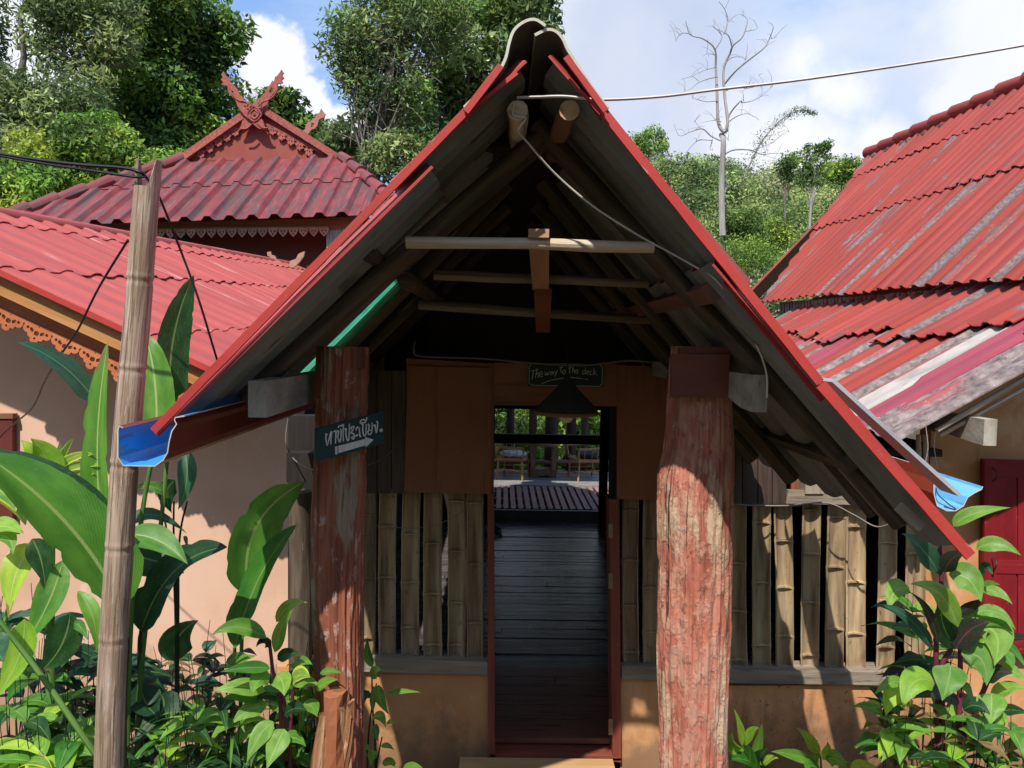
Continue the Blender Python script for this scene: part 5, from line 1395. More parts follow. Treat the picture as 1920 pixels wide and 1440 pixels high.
# bamboo barge poles under the front edge
log('barge_pole', RH, P(1756, 808, 3.66), P(1990, 668, 3.66), .014, [M['log_pale']] * 2, wob=.1)
log('barge_pole', RH, P(1762, 817, 3.70), P(1990, 690, 3.70), .012, [M['log_pale']] * 2, wob=.1)
log('eave_pole', RH, P(1762, 800, 3.72), P(1762, 800, 3.72) + Vector((.0, 3, 0)), .03, [M['log']] * 2)
q = [(1780, 822), (1868, 836), (1866, 784), (1790, 796)]
mb = MB(); a = P(1846, 786, 3.55); b = P(1868, 836, 3.55); mb.box8([(a.x, 3.55, b.z), (b.x, 3.55, b.z), (b.x, 4.3, b.z + .05), (a.x, 4.3, b.z + .05), (a.x, 3.55, a.z), (b.x, 3.55, a.z), (b.x, 4.3, a.z), (a.x, 4.3, a.z)]); mb.build('beam_end', M['beam_grey'], RH)
# walls: orange, with the crimson door
YQ = 4.3
xa = P(1742, 900, YQ).x; xb = P(2250, 900, YQ).x; zc = P(1800, 720, YQ).z
mb = MB(); xtop = lambda x: F0.z + (x - F0.x) * .60 - .06
mb.box8([(xa, YQ, -.6), (xb, YQ, -.6), (xb, YQ + .12, -.6), (xa, YQ + .12, -.6), (xa, YQ, xtop(xa)), (xb, YQ, xtop(xb)), (xb, YQ + .12, xtop(xb)), (xa, YQ + .12, xtop(xa))])
mb.build('wall', M['plaster_orange'], RH)
mb = MB(); mb.box(xa, xb, 4.43, 9.4, 1.9, 1.94); mb.build('ceiling', M['black_wood'], RH)
mb = MB(); mb.box(3.42, 3.5, 4.4, 10.5, 1.9, 2.62); mb.build('clerestory_wall', M['black_wood'], RH)
dr = pxq('door', RH, [(1848, 1226), (2040, 1232), (2040, 868), (1848, 862)], YQ - .07, .05, M['door_red'])
for (y0, y1, x0) in ((862, 895, 1848), (1050, 1075, 1848), (1190, 1226, 1848)):
    pxq('cross_rail', dr, [(x0 + 20, y1), (2038, y1 + 4), (2038, y0 + 4), (x0 + 20, y0)], YQ - .083, .012, M['door_red'])
pxq('stile', dr, [(1846, 1226), (1868, 1226), (1868, 862), (1846, 862)], YQ - .088, .018, M['door_red'])
for x in (1905, 1950, 1995):
    pxq('door_board', dr, [(x - 41, 1192), (x, 1192), (x, 894), (x - 41, 894)], YQ - .078, .008, M['door_red'])
for (y, yy) in ((885, 898), (1052, 1066)):
    mb = MB(); mb.tube(catmull([P(1861, y - 8, YQ - .10), P(1868, y, YQ - .13), P(1868, y + 10, YQ - .14), P(1862, yy + 4, YQ - .11)], 4), .004, 6); mb.build('hook', M['iron'], dr, True)
mb = MB(); mb.tube([P(1470 + 400, 945, YQ - .09), P(1872, 953, YQ - .09)], .003, 5); mb.build('staple', M['iron'], dr)
cable('loose_wire', 'first thin wire hanging from the lower right roof towards the blue gutter', [(1736, 800, 3.5), (1740, 840, 3.4), (1733, 880, 3.2), (1738, 905, 2.9)], .002, M['cable_grey'])
cable('loose_wire', 'looped wire hanging from the roof corner into the blue gutter', [(1755, 810, 3.5), (1752, 840, 3.3), (1758, 880, 3.0), (1756, 920, 2.7), (1775, 942, 2.6), (1792, 955, 2.55), (1770, 950, 2.6)], .002, M['cable_black'])
for x, lab in ((1722, 'thin bamboo prop beside the blue gutter, nearer the passage'), (1735, 'thin bamboo prop beside the blue gutter, nearer the door')):
    mb = MB(); mb.tube([P(x, 815, 4.05), P(x + 3, 990, 4.05)], .013, 8); simple(mb, 'bamboo_prop', M['log_pale'], lab, 'prop', P(x + 3, 990, 4.05), smooth=True)
# ================================================================ HILL AND TREES
def hill_z(X, Y):
    t = max(0, min(1, (Y - 34) / 60)); s = t * t * (3 - 2 * t)
    side = .25 + .75 * max(0, min(1, (X + 25) / 40))
    return -1.4 + s * (20 + 5 * noise.noise(Vector((X * .02, Y * .02, 3)))) * side + 1.2 * noise.noise(Vector((X * .07, Y * .07, 1))) * t
mb = MB(); G = []; U = []
# added unseen bank behind the camera, cuts sky light to deepen shade
GB = []; UB = []
for i in range(24):
    row = []; ur = []
    for j in range(60):
        X = -70 + 140 * j / 59; d = 45 * i / 23; Yb = -9 - d
        row.append((X, Yb, -.8 + 15 * min(1, (d / 17)) ** .9 + 2.5 * noise.noise(Vector((X * .13, d * .13, 5))) * min(1, d / 4))); ur.append((X, Yb))
    GB.append(row); UB.append(ur)
mbb = MB(); mbb.quadgrid(GB, UB, flip=True); o = mbb.build('hill', M['hillground'], None, True); o['kind'] = 'structure'
for i in range(50):
    row = []; ur = []
    Y = 30 + 150 * i / 49
    for j in range(90):
        X = -180 + 360 * j / 89; row.append((X, Y, hill_z(X, Y))); ur.append((X, Y))
    G.append(row); U.append(ur)
mb.quadgrid(G, U); o = mb.build('hill', M['hillground'], None, True); o['kind'] = 'structure'

def cloudmesh(name, C_, rad, n, size, cols, parent, m, flat=.75, hollow=.35, asp=.5, upb=.55, kind=None, jit=.25, size_jit=.35, clumpvar=.28):
    "leaf clumps: C_ (k,3), rad (k,), n leaves per clump"
    C_ = np.asarray(C_, float); k = len(C_)
    rad = np.broadcast_to(np.asarray(rad, float), (k,))
    if np.isscalar(n): n = np.full(k, n)
    idx = np.repeat(np.arange(k), n); N_ = len(idx)
    d = rng.normal(size=(N_, 3)); d /= np.linalg.norm(d, axis=1, keepdims=True)
    r = (hollow + (1 - hollow) * rng.random(N_) ** .6)
    pos = C_[idx] + d * (r * rad[idx])[:, None] * np.array([1, 1, flat])
    nr = rng.normal(size=(N_, 3)) * .75 + d * .5 + np.array([0, 0, upb]); nr /= np.linalg.norm(nr, axis=1, keepdims=True)
    t = rng.normal(size=(N_, 3)); t -= nr * (t * nr).sum(1)[:, None]; t /= np.linalg.norm(t, axis=1, keepdims=True)
    b = np.cross(nr, t)
    s = size * (1 + size_jit * rng.normal(size=N_)).clip(.45, 2)
    if name.startswith('feather'): pass
    V = np.empty((N_, 4, 3))
    V[:, 0] = pos - t * s[:, None]; V[:, 1] = pos + b * (s * asp)[:, None] - nr * (s * .12)[:, None]
    V[:, 2] = pos + t * s[:, None]; V[:, 3] = pos - b * (s * asp)[:, None] - nr * (s * .12)[:, None]
    V -= np.array(rootloc(parent))
    me = bpy.data.meshes.new(name)
    me.vertices.add(N_ * 4); me.vertices.foreach_set('co', V.astype(np.float32).ravel())
    me.loops.add(N_ * 4); me.loops.foreach_set('vertex_index', np.arange(N_ * 4, dtype=np.int32))
    me.polygons.add(N_); me.polygons.foreach_set('loop_start', np.arange(0, N_ * 4, 4, dtype=np.int32)); me.polygons.foreach_set('loop_total', np.full(N_, 4, dtype=np.int32))
    me.update(calc_edges=True)
    cols = np.asarray(cols, float)
    ci = rng.integers(0, len(cols), k); c0 = cols[ci] * (1 + clumpvar * rng.normal(size=(k, 1))).clip(.45, 1.8)
    cc = c0[idx] * (1 + jit * rng.normal(size=(N_, 1))).clip(.4, 1.8)
    sw = rng.random(N_) < .12; cc[sw] = cols[rng.integers(0, len(cols), sw.sum())]
    at = me.color_attributes.new('tint', 'FLOAT_COLOR', 'POINT')
    full = np.ones((N_, 4, 4), dtype=np.float32); full[:, :, :3] = cc[:, None, :]
    at.data.foreach_set('color', full.ravel())
    me.materials.append(m)
    o = bpy.data.objects.new(name, me); COL.objects.link(o); o.parent = parent
    if kind: o['kind'] = kind
    return o

def tree(label, base, crowns, trunk_r, cols, leaf=.13, nleaf=260, nclump=120, cr=.9, name='broadleaf_tree', group=None, limbs=26, bark=None, lean=0, asp=.45, flat=.75, hollow=.3, shell=.5):
    "crowns: list of (px,py,Y,rx,ry) ellipses in photo pixels"
    base = Vector(base)
    t = thing(name, label, 'tree', base, group)
    cs = []
    for (px, py, Y, rx, ry) in crowns:
        c_ = P(px, py, Y); a = rx / 1440 * Y; b = ry / 1440 * Y
        share = max(6, int(nclump * (rx * ry) / sum(q[3] * q[4] for q in crowns)))
        for i in range(share):
            d = Vector(rng.normal(size=3)).normalized(); r = shell + (1 - shell) * random.random() ** .7
            wob = 1 + .22 * noise.noise(d * 2.2 + c_)
            q = c_ + Vector((d.x * a, d.y * min(a, b) * .8, d.z * b)) * r * wob
            cs.append(q)
    C_ = np.array(cs)
    rr = cr * (1 + .25 * rng.normal(size=len(C_))).clip(.5, 1.6)
    cloudmesh('crown', C_, rr, np.maximum(30, (nleaf * (rr / cr) ** 2)).astype(int), leaf, cols, t, M['foliage'], flat=flat, asp=asp, hollow=hollow)
    mb = MB(); top = Vector(C_.mean(0)); top.z = C_[:, 2].max() - (C_[:, 2].max() - C_[:, 2].min()) * .25
    mid = base.lerp(top, .5) + Vector((lean, 0, 0))
    tp = [bez(base, mid, top, i / 12) + Vector((noise.noise(Vector((i * .7, base.x, 0))), noise.noise(Vector((i * .7, base.x, 7))), 0)) * trunk_r * .8 for i in range(13)]
    mb.tube(tp, [trunk_r * (1 - .8 * (i / 12)) for i in range(13)], 10, True, wob=.12)
    mb.build('trunk', bark or M['bark'], t, True)
    mb = MB(); order = rng.permutation(len(C_))[:limbs]
    for i in order:
        q = Vector(C_[i]); f = min(.92, max(.25, (q.z - base.z) / max(.1, top.z - base.z) * .75)); k = int(f * 12); s0 = tp[k]
        m_ = s0.lerp(q, .5) + Vector((0, 0, -.12 * (q - s0).length)) + Vector(rng.normal(size=3)) * .08 * (q - s0).length
        r0 = trunk_r * (1 - .8 * f) * .45
        pts = [bez(s0, m_, q, j / 7) for j in range(8)]; mb.tube(pts, [max(.012, r0 * (1 - .85 * j / 7)) for j in range(8)], 6, False)
        for _ in range(2):
            j = random.randint(3, 6); e = pts[j] + Vector(rng.normal(size=3)) * cr * 1.1
            mb.tube([pts[j], pts[j].lerp(e, .5) + Vector((0, 0, .1)), e], [r0 * .35 + .006, r0 * .2 + .005, .006], 5, False)
    mb.build('limbs', bark or M['bark'], t, True)
    return t
DG = [(.075, .15, .04), (.12, .22, .05), (.17, .29, .06), (.27, .38, .08)]
YG = [(.15, .28, .04), (.28, .42, .06), (.42, .50, .08), (.11, .21, .045)]
GG = [(.17, .25, .09), (.26, .34, .12), (.36, .43, .15), (.12, .19, .07)]
LG_ = [(.20, .36, .06), (.30, .46, .08), (.38, .48, .08), (.14, .28, .05)]
g = 'trees rising behind the roofs'
tree('feathery grey-green tree at the far left edge of the sky', (-14, 21, -1), [(80, 240, 21, 140, 100), (150, 50, 22, 105, 80), (-100, 20, 22, 100, 120), (60, 340, 20, 120, 80)], .28, GG, .09, 250, 175, .66, group=g, asp=.3)
tree('tall dense dark tree with yellowish leaf tips just left of the crossed finials', (-11, 25, -1), [(310, 50, 25, 105, 140), (300, 220, 25, 110, 130), (400, 90, 25.5, 38, 80), (230, -40, 26, 140, 90), (390, 290, 26, 60, 80)], .38, DG + YG[:2], .10, 380, 150, .80, group=g, shell=.35)
tree('vine-covered yellow-green bushy tree above the bamboo pole at left', (-10.5, 17, -1), [(130, 330, 17.5, 110, 70), (190, 280, 18, 60, 50), (60, 390, 17, 90, 60), (290, 330, 18, 80, 40)], .14, YG + LG_[:1], .062, 480, 120, .5, group=g, limbs=30)
tree('small dark rounded tree far behind the crossed finials', (-10, 32, -1), [(520, 230, 32, 55, 55), (570, 300, 32, 60, 60), (640, 330, 31, 60, 50)], .2, DG, .14, 260, 60, .8, group=g)
tree('loose feathery tree left of the entrance gable', (-5, 22, -1), [(705, 45, 22, 80, 75), (650, 95, 22, 45, 55), (790, 20, 22, 80, 70), (725, 165, 22, 80, 65), (770, 285, 21.5, 70, 40)], .22, GG + DG[2:3], .085, 170, 115, .6, group=g, asp=.3, limbs=50)
tree('taller dark green tree directly behind the entrance gable', (-2.2, 25, -1), [(900, 100, 25, 105, 140), (975, 40, 25, 65, 95), (840, -20, 25, 110, 80), (830, 230, 25, 100, 75), (700, 250, 24.5, 70, 45), (1005, 150, 25, 35, 50)], .30, DG + GG[:2], .11, 190, 125, .68, group=g, limbs=60)

# dead tree, bleached and bare
def zt3(x, y): return P(1180 + x * .3854, y * .3854, 40)
DT = thing('dead_tree', 'bare bleached dead tree standing tall above the green hillside', 'tree', zt3(445, 1150))
br = [([(445, 1150), (445, 1000), (445, 850), (448, 700), (455, 650)], .17, .13), ([(455, 650), (432, 600), (428, 450), (425, 330), (418, 240), (360, 190), (300, 160), (278, 100)], .11, .015),
      ([(300, 165), (260, 170), (235, 180), (232, 192)], .022, .008), ([(455, 650), (470, 600), (468, 450), (465, 330), (490, 260), (500, 230), (540, 190), (565, 130), (570, 90), (545, 62)], .10, .012),
      ([(500, 230), (480, 190), (455, 170), (415, 125)], .045, .012), ([(455, 170), (480, 120), (490, 85), (465, 40), (432, 12)], .035, .01), ([(470, 400), (520, 340), (600, 280), (650, 240), (685, 185), (690, 140), (668, 110)], .055, .01), ([(685, 185), (722, 180)], .015, .006),
      ([(565, 150), (600, 155), (618, 140)], .018, .006), ([(420, 240), (450, 190), (435, 150), (410, 120)], .03, .008), ([(425, 380), (380, 390), (330, 410), (290, 440), (240, 455)], .035, .006), ([(330, 400), (300, 380), (250, 390)], .018, .006), ([(420, 330), (385, 330), (350, 345), (335, 380)], .022, .006), ([(415, 270), (380, 265), (365, 262)], .02, .006),
      ([(475, 640), (490, 560), (530, 500), (560, 490), (620, 480), (690, 430)], .06, .008), ([(475, 600), (520, 570), (570, 560), (630, 585)], .035, .006), ([(560, 490), (550, 450), (545, 440)], .018, .006), ([(470, 440), (520, 425), (580, 425), (640, 410), (625, 360)], .035, .006), ([(640, 410), (640, 460), (620, 500)], .015, .005),
      ([(470, 310), (500, 280), (545, 290), (570, 300)], .03, .006), ([(440, 690), (400, 660), (350, 630), (300, 640), (245, 660), (215, 605)], .05, .006), ([(400, 690), (350, 675), (310, 700), (270, 760), (245, 820)], .03, .006), ([(350, 630), (330, 600), (315, 590)], .02, .005), ([(440, 600), (400, 590), (350, 600)], .03, .006), ([(425, 495), (380, 490), (320, 480), (310, 470)], .025, .006),
      ([(455, 755), (500, 735), (580, 735), (650, 745), (700, 745), (750, 740)], .055, .006), ([(620, 740), (660, 760), (730, 780)], .02, .005), ([(460, 640), (490, 680)], .02, .006), ([(400, 690), (400, 720), (405, 735)], .02, .006), ([(445, 960), (480, 910), (500, 900)], .03, .006), ([(690, 700), (740, 660), (780, 640)], .015, .005), ([(590, 735), (690, 700)], .02, .01)]
for i, (pts, r0, r1) in enumerate(br):
    ps = catmull([zt3(x + random.uniform(-2, 2), y + random.uniform(-2, 2)) + Vector((0, random.uniform(-.3, .3), 0)) for x, y in pts], 5); n = len(ps)
    mb = MB(); mb.tube(ps, [r0 + (r1 - r0) * (j / (n - 1)) ** .8 for j in range(n)], 8 if i < 4 else 6, True)
    if i:
        for _ in range(4 if r0 > .02 else 2):
            j = random.randint(n // 3, n - 1); e = ps[j] + Vector((random.uniform(-.7, .7), random.uniform(-.5, .5), random.uniform(-.1, .8)))
            mb.tube([ps[j], ps[j].lerp(e, .5) + Vector((.05, 0, .1)), e], [.012, .009, .005], 4, False)
    mb.build('trunk' if i == 0 else 'branch', M['bark_pale'], DT, True)
# forest on the hillside (one mass) and the trees that stand out of it
Cs = []; Rs = []; 
for i in range(600):
    Y = 36 + 58 * random.random() ** .8; px = random.uniform(960, 1760); X = (px - 940) / 1440 * Y
    r = random.uniform(.9, 3.3); Cs.append((X, Y, hill_z(X, Y) + r * .5 + .4)); Rs.append(r)
o = cloudmesh('forest', Cs, Rs, (np.array(Rs) ** 2 * 125).astype(int) + 60, .16, [(.20, .29, .08), (.28, .38, .11), (.36, .45, .13), (.42, .49, .17), (.13, .22, .07), (.33, .41, .14), (.44, .41, .20), (.08, .15, .05)], None, M['forest'], flat=.8, hollow=.55, kind='stuff', clumpvar=.3, asp=.4)  # leaf tints paled to stand in for haze over the hillside
gh = 'trees standing out on the green hillside'
def htree(label, px, py, Y, rx, ry, cols, leaf=.16, nc=26, cr=1.0, **k):
    c_ = P(px, py, Y); tree(label, (c_.x, Y, hill_z(c_.x, Y)), [(px, py, Y, rx, ry)], .12, cols, leaf * .65, 75, int(nc * 1.5), cr * .8, group=gh, limbs=14, **k)
tree('slender dark-leaved tree with open tiers on the hillside skyline', (P(1517, 400, 60).x, 60, hill_z(P(1517, 400, 60).x, 60)), [(1527, 285, 60, 22, 22), (1510, 300, 60, 24, 16), (1548, 290, 60, 18, 22), (1515, 335, 60, 26, 12), (1535, 320, 60, 20, 12)], .16, DG, .12, 60, 40, .5, group=gh, limbs=20, bark=M['bark_pale'])
htree('pale round-topped tree at the left end of the hillside skyline', 1217, 268, 75, 34, 24, LG_, .2, 26, .9)
htree('small dark conical tree left of the open-tiered hillside tree', 1474, 310, 62, 14, 26, DG, .16, 16, .7)
htree('yellow-green crown on the skyline beside the upper right roof', 1575, 318, 64, 42, 20, YG, .2, 28, 1.0)
htree('bright feathery bamboo clump low on the hillside above the right roof', 1400, 480, 40, 50, 30, LG_, .12, 40, .8, asp=.25)
htree('dark shrubby tree low on the hillside nearest the valley of the roofs', 1385, 425, 42, 40, 28, DG, .13, 30, .8)
htree('light green broad bush half way up the hillside right of the dead trunk', 1440, 440, 44, 44, 26, YG[:3], .13, 30, .8)
# arching feathery bamboo
BA = thing('arching_bamboo', 'thin feathery bamboo arching to the right beside the dead tree', 'bamboo', zt3(560, 860))
mb = MB(); ps = catmull([zt3(*p) for p in ((560, 860), (600, 770), (650, 680), (720, 600), (790, 550), (850, 538), (900, 552))], 8); mb.tube(ps, [.05 * (1 - .9 * i / (len(ps) - 1)) for i in range(len(ps))], 6); mb.build('culm', M['bark_pale'], BA, True)
cloudmesh('leaves', [tuple(p) for p in ps[2:]], [.75 * (1 - .7 * i / len(ps)) for i in range(len(ps) - 2)], 22, .08, [(.15, .20, .10), (.22, .26, .15), (.10, .15, .06)], BA, M['foliage'], asp=.2, hollow=.0)

# shrubs beyond the deck
for (px, py, Y, rx, ry, cc, lab) in ((960, 830, 14.5, 60, 60, LG_, 'sunlit yellow-green shrub beyond the deck, behind the left rattan chair'), (1040, 780, 17, 60, 70, YG, 'leafy shrub beyond the deck, behind the round table'), (1110, 830, 14.8, 50, 60, LG_ + YG, 'sunlit shrub beyond the deck, behind the right rattan chair'), (1020, 885, 14.6, 130, 36, YG, 'low green shrub along the far edge of the deck')):
    c_ = P(px, py, Y); t = thing('garden_shrub', lab, 'shrub', (c_.x, Y, -1.2), 'shrubs beyond the deck')
    cl = []
    for i in range(40):
        d = Vector(rng.normal(size=3)).normalized() * random.random() ** .4; cl.append((c_.x + d.x * rx / 1440 * Y, Y + d.y * .6, c_.z + d.z * ry / 1440 * Y))
    cloudmesh('foliage', cl, .32, 110, .055, cc, t, M['foliage'], hollow=.1, asp=.6)
    mb = MB()
    for q in cl[::4]: mb.tube([(c_.x, Y, -1.2), (c_.x + (q[0] - c_.x) * .3, Y, q[2] * .4 - .6), q], [.03, .02, .008], 5, False)
    mb.build('stems', M['bark'], t, True)
tree('dark tree closing the view beyond the deck shrubs', (1.2, 21, -1.3), [(1040, 780, 21, 260, 190)], .25, DG + YG[:1], .13, 260, 120, 1.0, group=None, shell=.1)

# ================================================================ NEAR PLANTS
GZ = -.5
def stemtube(par, pts, r0, r1, m, name='stem'):
    ps = [P(*p) for p in pts]
    if pts[-1][1] > 1500: ps[-1] = Vector((lerp(ps[-2].x, ps[-1].x, .5), ps[-1].y, GZ - .03))
    ps = catmull(ps, 6); n = len(ps); mb = MB(); mb.tube(ps, [r0 + (r1 - r0) * i / (n - 1) for i in range(n)], 7); return mb.build(name, m, par, True)
def Lf(par, L):
    for (b, c_, t, w, m, *k) in L:
        leafpx(par, b, c_, t, w, LF[m], **(k[0] if k else {}))
BN = {'kind': 'banana', 'n': 30}
H1 = thing('broad_leaved_plant', 'tall plant with upright paddle leaves on both sides of the bamboo pole', 'plant', (P(215, 1440, 2.7).x, 2.7, GZ))
Lf(H1, [((197, 1010, 2.6), (165, 850, 2.6), (203, 640, 2.7), 52, 'mid', dict(BN, tilt=(-.5, .2), fold=.5)),
        ((292, 830, 2.75), (300, 715, 2.8), (272, 624, 2.85), 74, 'mid', dict(BN, tilt=(-.3, .3), fold=.35)),
        ((322, 760, 2.9), (306, 640, 2.9), (363, 516, 2.9), 62, 'dark', dict(BN, tilt=(.4, .5), fold=.3)),
        ((180, 754, 2.75), (125, 672, 2.7), (34, 642, 2.6), 48, 'blue', dict(BN, tilt=(-.2, .9), fold=.2))])
stemtube(H1, [(197, 1008, 2.6), (205, 1200, 2.62), (212, 1500, 2.7), (214, 1640, 2.7)], .010, .016, M['stem_green'])
stemtube(H1, [(292, 828, 2.75), (262, 1000, 2.75), (240, 1300, 2.72), (222, 1640, 2.7)], .007, .012, M['stem_green'])
stemtube(H1, [(322, 758, 2.9), (300, 1000, 2.85), (262, 1300, 2.78), (224, 1640, 2.7)], .007, .012, M['stem_green'])
stemtube(H1, [(180, 754, 2.75), (196, 900, 2.75), (208, 1200, 2.75), (218, 1640, 2.7)], .006, .012, M['stem_green'])
H2 = thing('giant_leaf_plant', 'plant with one giant drooping dark green leaf filling the lower left beside the pole', 'plant', (P(150, 1440, 2.3).x, 2.3, GZ))
Lf(H2, [((228, 1140, 2.42), (150, 965, 2.38), (-40, 846, 2.3), 132, 'mid', dict(BN, tilt=(-.55, .1), fold=-.5, n=36)),
        ((228, 1060, 2.5), (170, 905, 2.48), (-40, 835, 2.4), 80, 'dark', dict(BN, tilt=(.2, .9), fold=.15, n=30))])
stemtube(H2, [(-60, 1090, 2.35), (0, 1165, 2.35), (80, 1270, 2.35), (170, 1400, 2.35), (240, 1495, 2.35)], .007, .011, M['stem_green'])
stemtube(H2, [(228, 1148, 2.42), (236, 1200, 2.44), (230, 1400, 2.46), (220, 1640, 2.5)], .010, .016, M['stem_dark'])
H3 = thing('broad_leaved_plant', 'plant with two upright blades reaching up in front of the left log pillar', 'plant', (P(440, 1440, 3.2).x, 3.1, GZ))
Lf(H3, [((465, 1110, 3.0), (440, 970, 3.0), (572, 903, 3.1), 92, 'mid', dict(BN, tilt=(.5, .1), fold=.5)),
        ((440, 1215, 2.9), (478, 1060, 2.95), (556, 984, 3.0), 56, 'mid', dict(BN, tilt=(-.5, .4), fold=.45))])
stemtube(H3, [(465, 1108, 3.0), (452, 1250, 3.05), (440, 1640, 3.1)], .006, .010, M['stem_green'])
stemtube(H3, [(440, 1213, 2.9), (436, 1350, 3.0), (436, 1640, 3.1)], .006, .010, M['stem_green'])
H4 = thing('broad_leaved_plant', 'dark broad-leaved plant with curling leaves just right of the bamboo pole', 'plant', (P(270, 1440, 2.9).x, 2.85, GZ))
Lf(H4, [((264, 1185, 2.75), (312, 1035, 2.75), (426, 1026, 2.7), 78, 'dark', dict(BN, tilt=(-.2, .8), fold=.35)),
        ((236, 1002, 2.65), (305, 1000, 2.65), (352, 1058, 2.6), 58, 'mid', dict(tilt=(0, .8), fold=.2)),
        ((240, 1040, 2.8), (300, 1050, 2.8), (345, 1075, 2.8), 70, 'dark', dict(tilt=(0, .3))),
        ((318, 934, 3.0), (290, 900, 2.95), (245, 918, 2.9), 26, 'mid', dict(tilt=(0, .9))),
        ((236, 990, 2.8), (275, 935, 2.85), (350, 1000, 2.9), 28, 'blue', dict(tilt=(0, .8))),
        ((345, 1010, 2.9), (348, 1000, 2.9), (352, 1035, 2.9), 8, 'purple'),
        ((328, 900, 3.0), (300, 920, 3.0), (322, 962, 3.0), 34, 'dark'), ((346, 840, 3.05), (360, 900, 3.0), (334, 956, 3.0), 34, 'blue'),
        ((330, 1240, 3.0), (318, 1190, 3.0), (372, 1163, 3.0), 62, 'dark'), ((262, 1280, 2.8), (270, 1330, 2.8), (300, 1345, 2.7), 60, 'dark', dict(tilt=(0, .6))),
        ((300, 1300, 2.8), (330, 1330, 2.8), (240, 1400, 2.7), 66, 'dark', dict(tilt=(0, .8)))])
for x0, x1 in ((316, 330), (326, 332), (336, 334)):
    stemtube(H4, [(x0 + (x0 - 326) * 1.5, 940, 3.0), (x0, 1020, 3.0), (x1, 1200, 3.0), (x1, 1640, 2.9)], .0035, .006, M['stem_dark'])
stemtube(H4, [(264, 1183, 2.75), (262, 1300, 2.8), (268, 1640, 2.85)], .006, .01, M['stem_dark'])
DR = thing('variegated_plant', 'lime and yellow variegated plant glowing in the sun at the far left', 'plant', (P(80, 1440, 2.6).x, 2.6, GZ))
Lf(DR, [((104, 905, 2.6), (88, 845, 2.6), (58, 822, 2.55), 54, 'lime', dict(tilt=(0, .6), kind='lance', curl=.3)), ((96, 900, 2.6), (60, 840, 2.6), (40, 826, 2.5), 34, 'lime'),
        ((108, 885, 2.65), (112, 850, 2.65), (138, 822, 2.6), 14, 'yellow', dict(kind='strap')), ((104, 888, 2.65), (110, 860, 2.65), (112, 828, 2.65), 16, 'mid'), ((106, 880, 2.65), (130, 850, 2.65), (176, 851, 2.6), 17, 'yellow', dict(kind='strap')),
        ((104, 892, 2.65), (140, 865, 2.65), (186, 874, 2.6), 20, 'yellow', dict(kind='strap', tilt=(0, .6))), ((108, 905, 2.65), (140, 885, 2.65), (178, 888, 2.6), 20, 'yellow', dict(kind='strap')),
        ((130, 915, 2.65), (155, 905, 2.65), (184, 920, 2.6), 22, 'yellow', dict(kind='strap', tilt=(0, .5))), ((120, 890, 2.7), (122, 870, 2.7), (128, 848, 2.7), 18, 'mid'), ((118, 900, 2.65), (150, 900, 2.6), (165, 935, 2.6), 20, 'mid'),
        ((-40, 880, 2.65), (25, 880, 2.65), (48, 985, 2.6), 92, 'yellow', dict(tilt=(-.2, .7), curl=.2)), ((-50, 920, 2.6), (10, 900, 2.6), (30, 960, 2.55), 60, 'yellow', dict(tilt=(0, .8))),
        ((68, 1022, 2.6), (22, 1050, 2.55), (16, 1158, 2.5), 56, 'lime', dict(tilt=(-.3, .6), fold=.35, kind='lance')), ((118, 1050, 2.6), (100, 1130, 2.55), (42, 1216, 2.5), 56, 'mid', dict(tilt=(-.2, .5), fold=.35)),
        ((46, 1160, 2.45), (50, 1230, 2.45), (-8, 1310, 2.4), 56, 'lime', dict(tilt=(-.2, .6), fold=.3)), ((146, 1108, 2.35), (186, 1150, 2.3), (180, 1224, 2.3), 32, 'fresh', dict(tilt=(.3, .5))),
        ((132, 1150, 2.4), (125, 1220, 2.4), (72, 1262, 2.4), 62, 'dark'), ((-20, 1010, 2.5), (25, 990, 2.5), (24, 1040, 2.45), 34, 'fresh', dict(tilt=(0, .6))), ((-20, 990, 2.5), (10, 980, 2.5), (45, 1000, 2.45), 40, 'fresh', dict(tilt=(0, .7))),
        ((138, 1170, 2.4), (150, 1165, 2.4), (166, 1202, 2.35), 20, 'mid'), ((60, 1010, 2.4), (80, 1040, 2.4), (85, 1100, 2.4), 44, 'dark'), ((-30, 1190, 2.2), (-10, 1220, 2.2), (8, 1240, 2.2), 60, 'blue')])
stemtube(DR, [(104, 900, 2.65), (95, 1100, 2.65), (85, 1640, 2.6)], .012, .016, M['stem_green'])

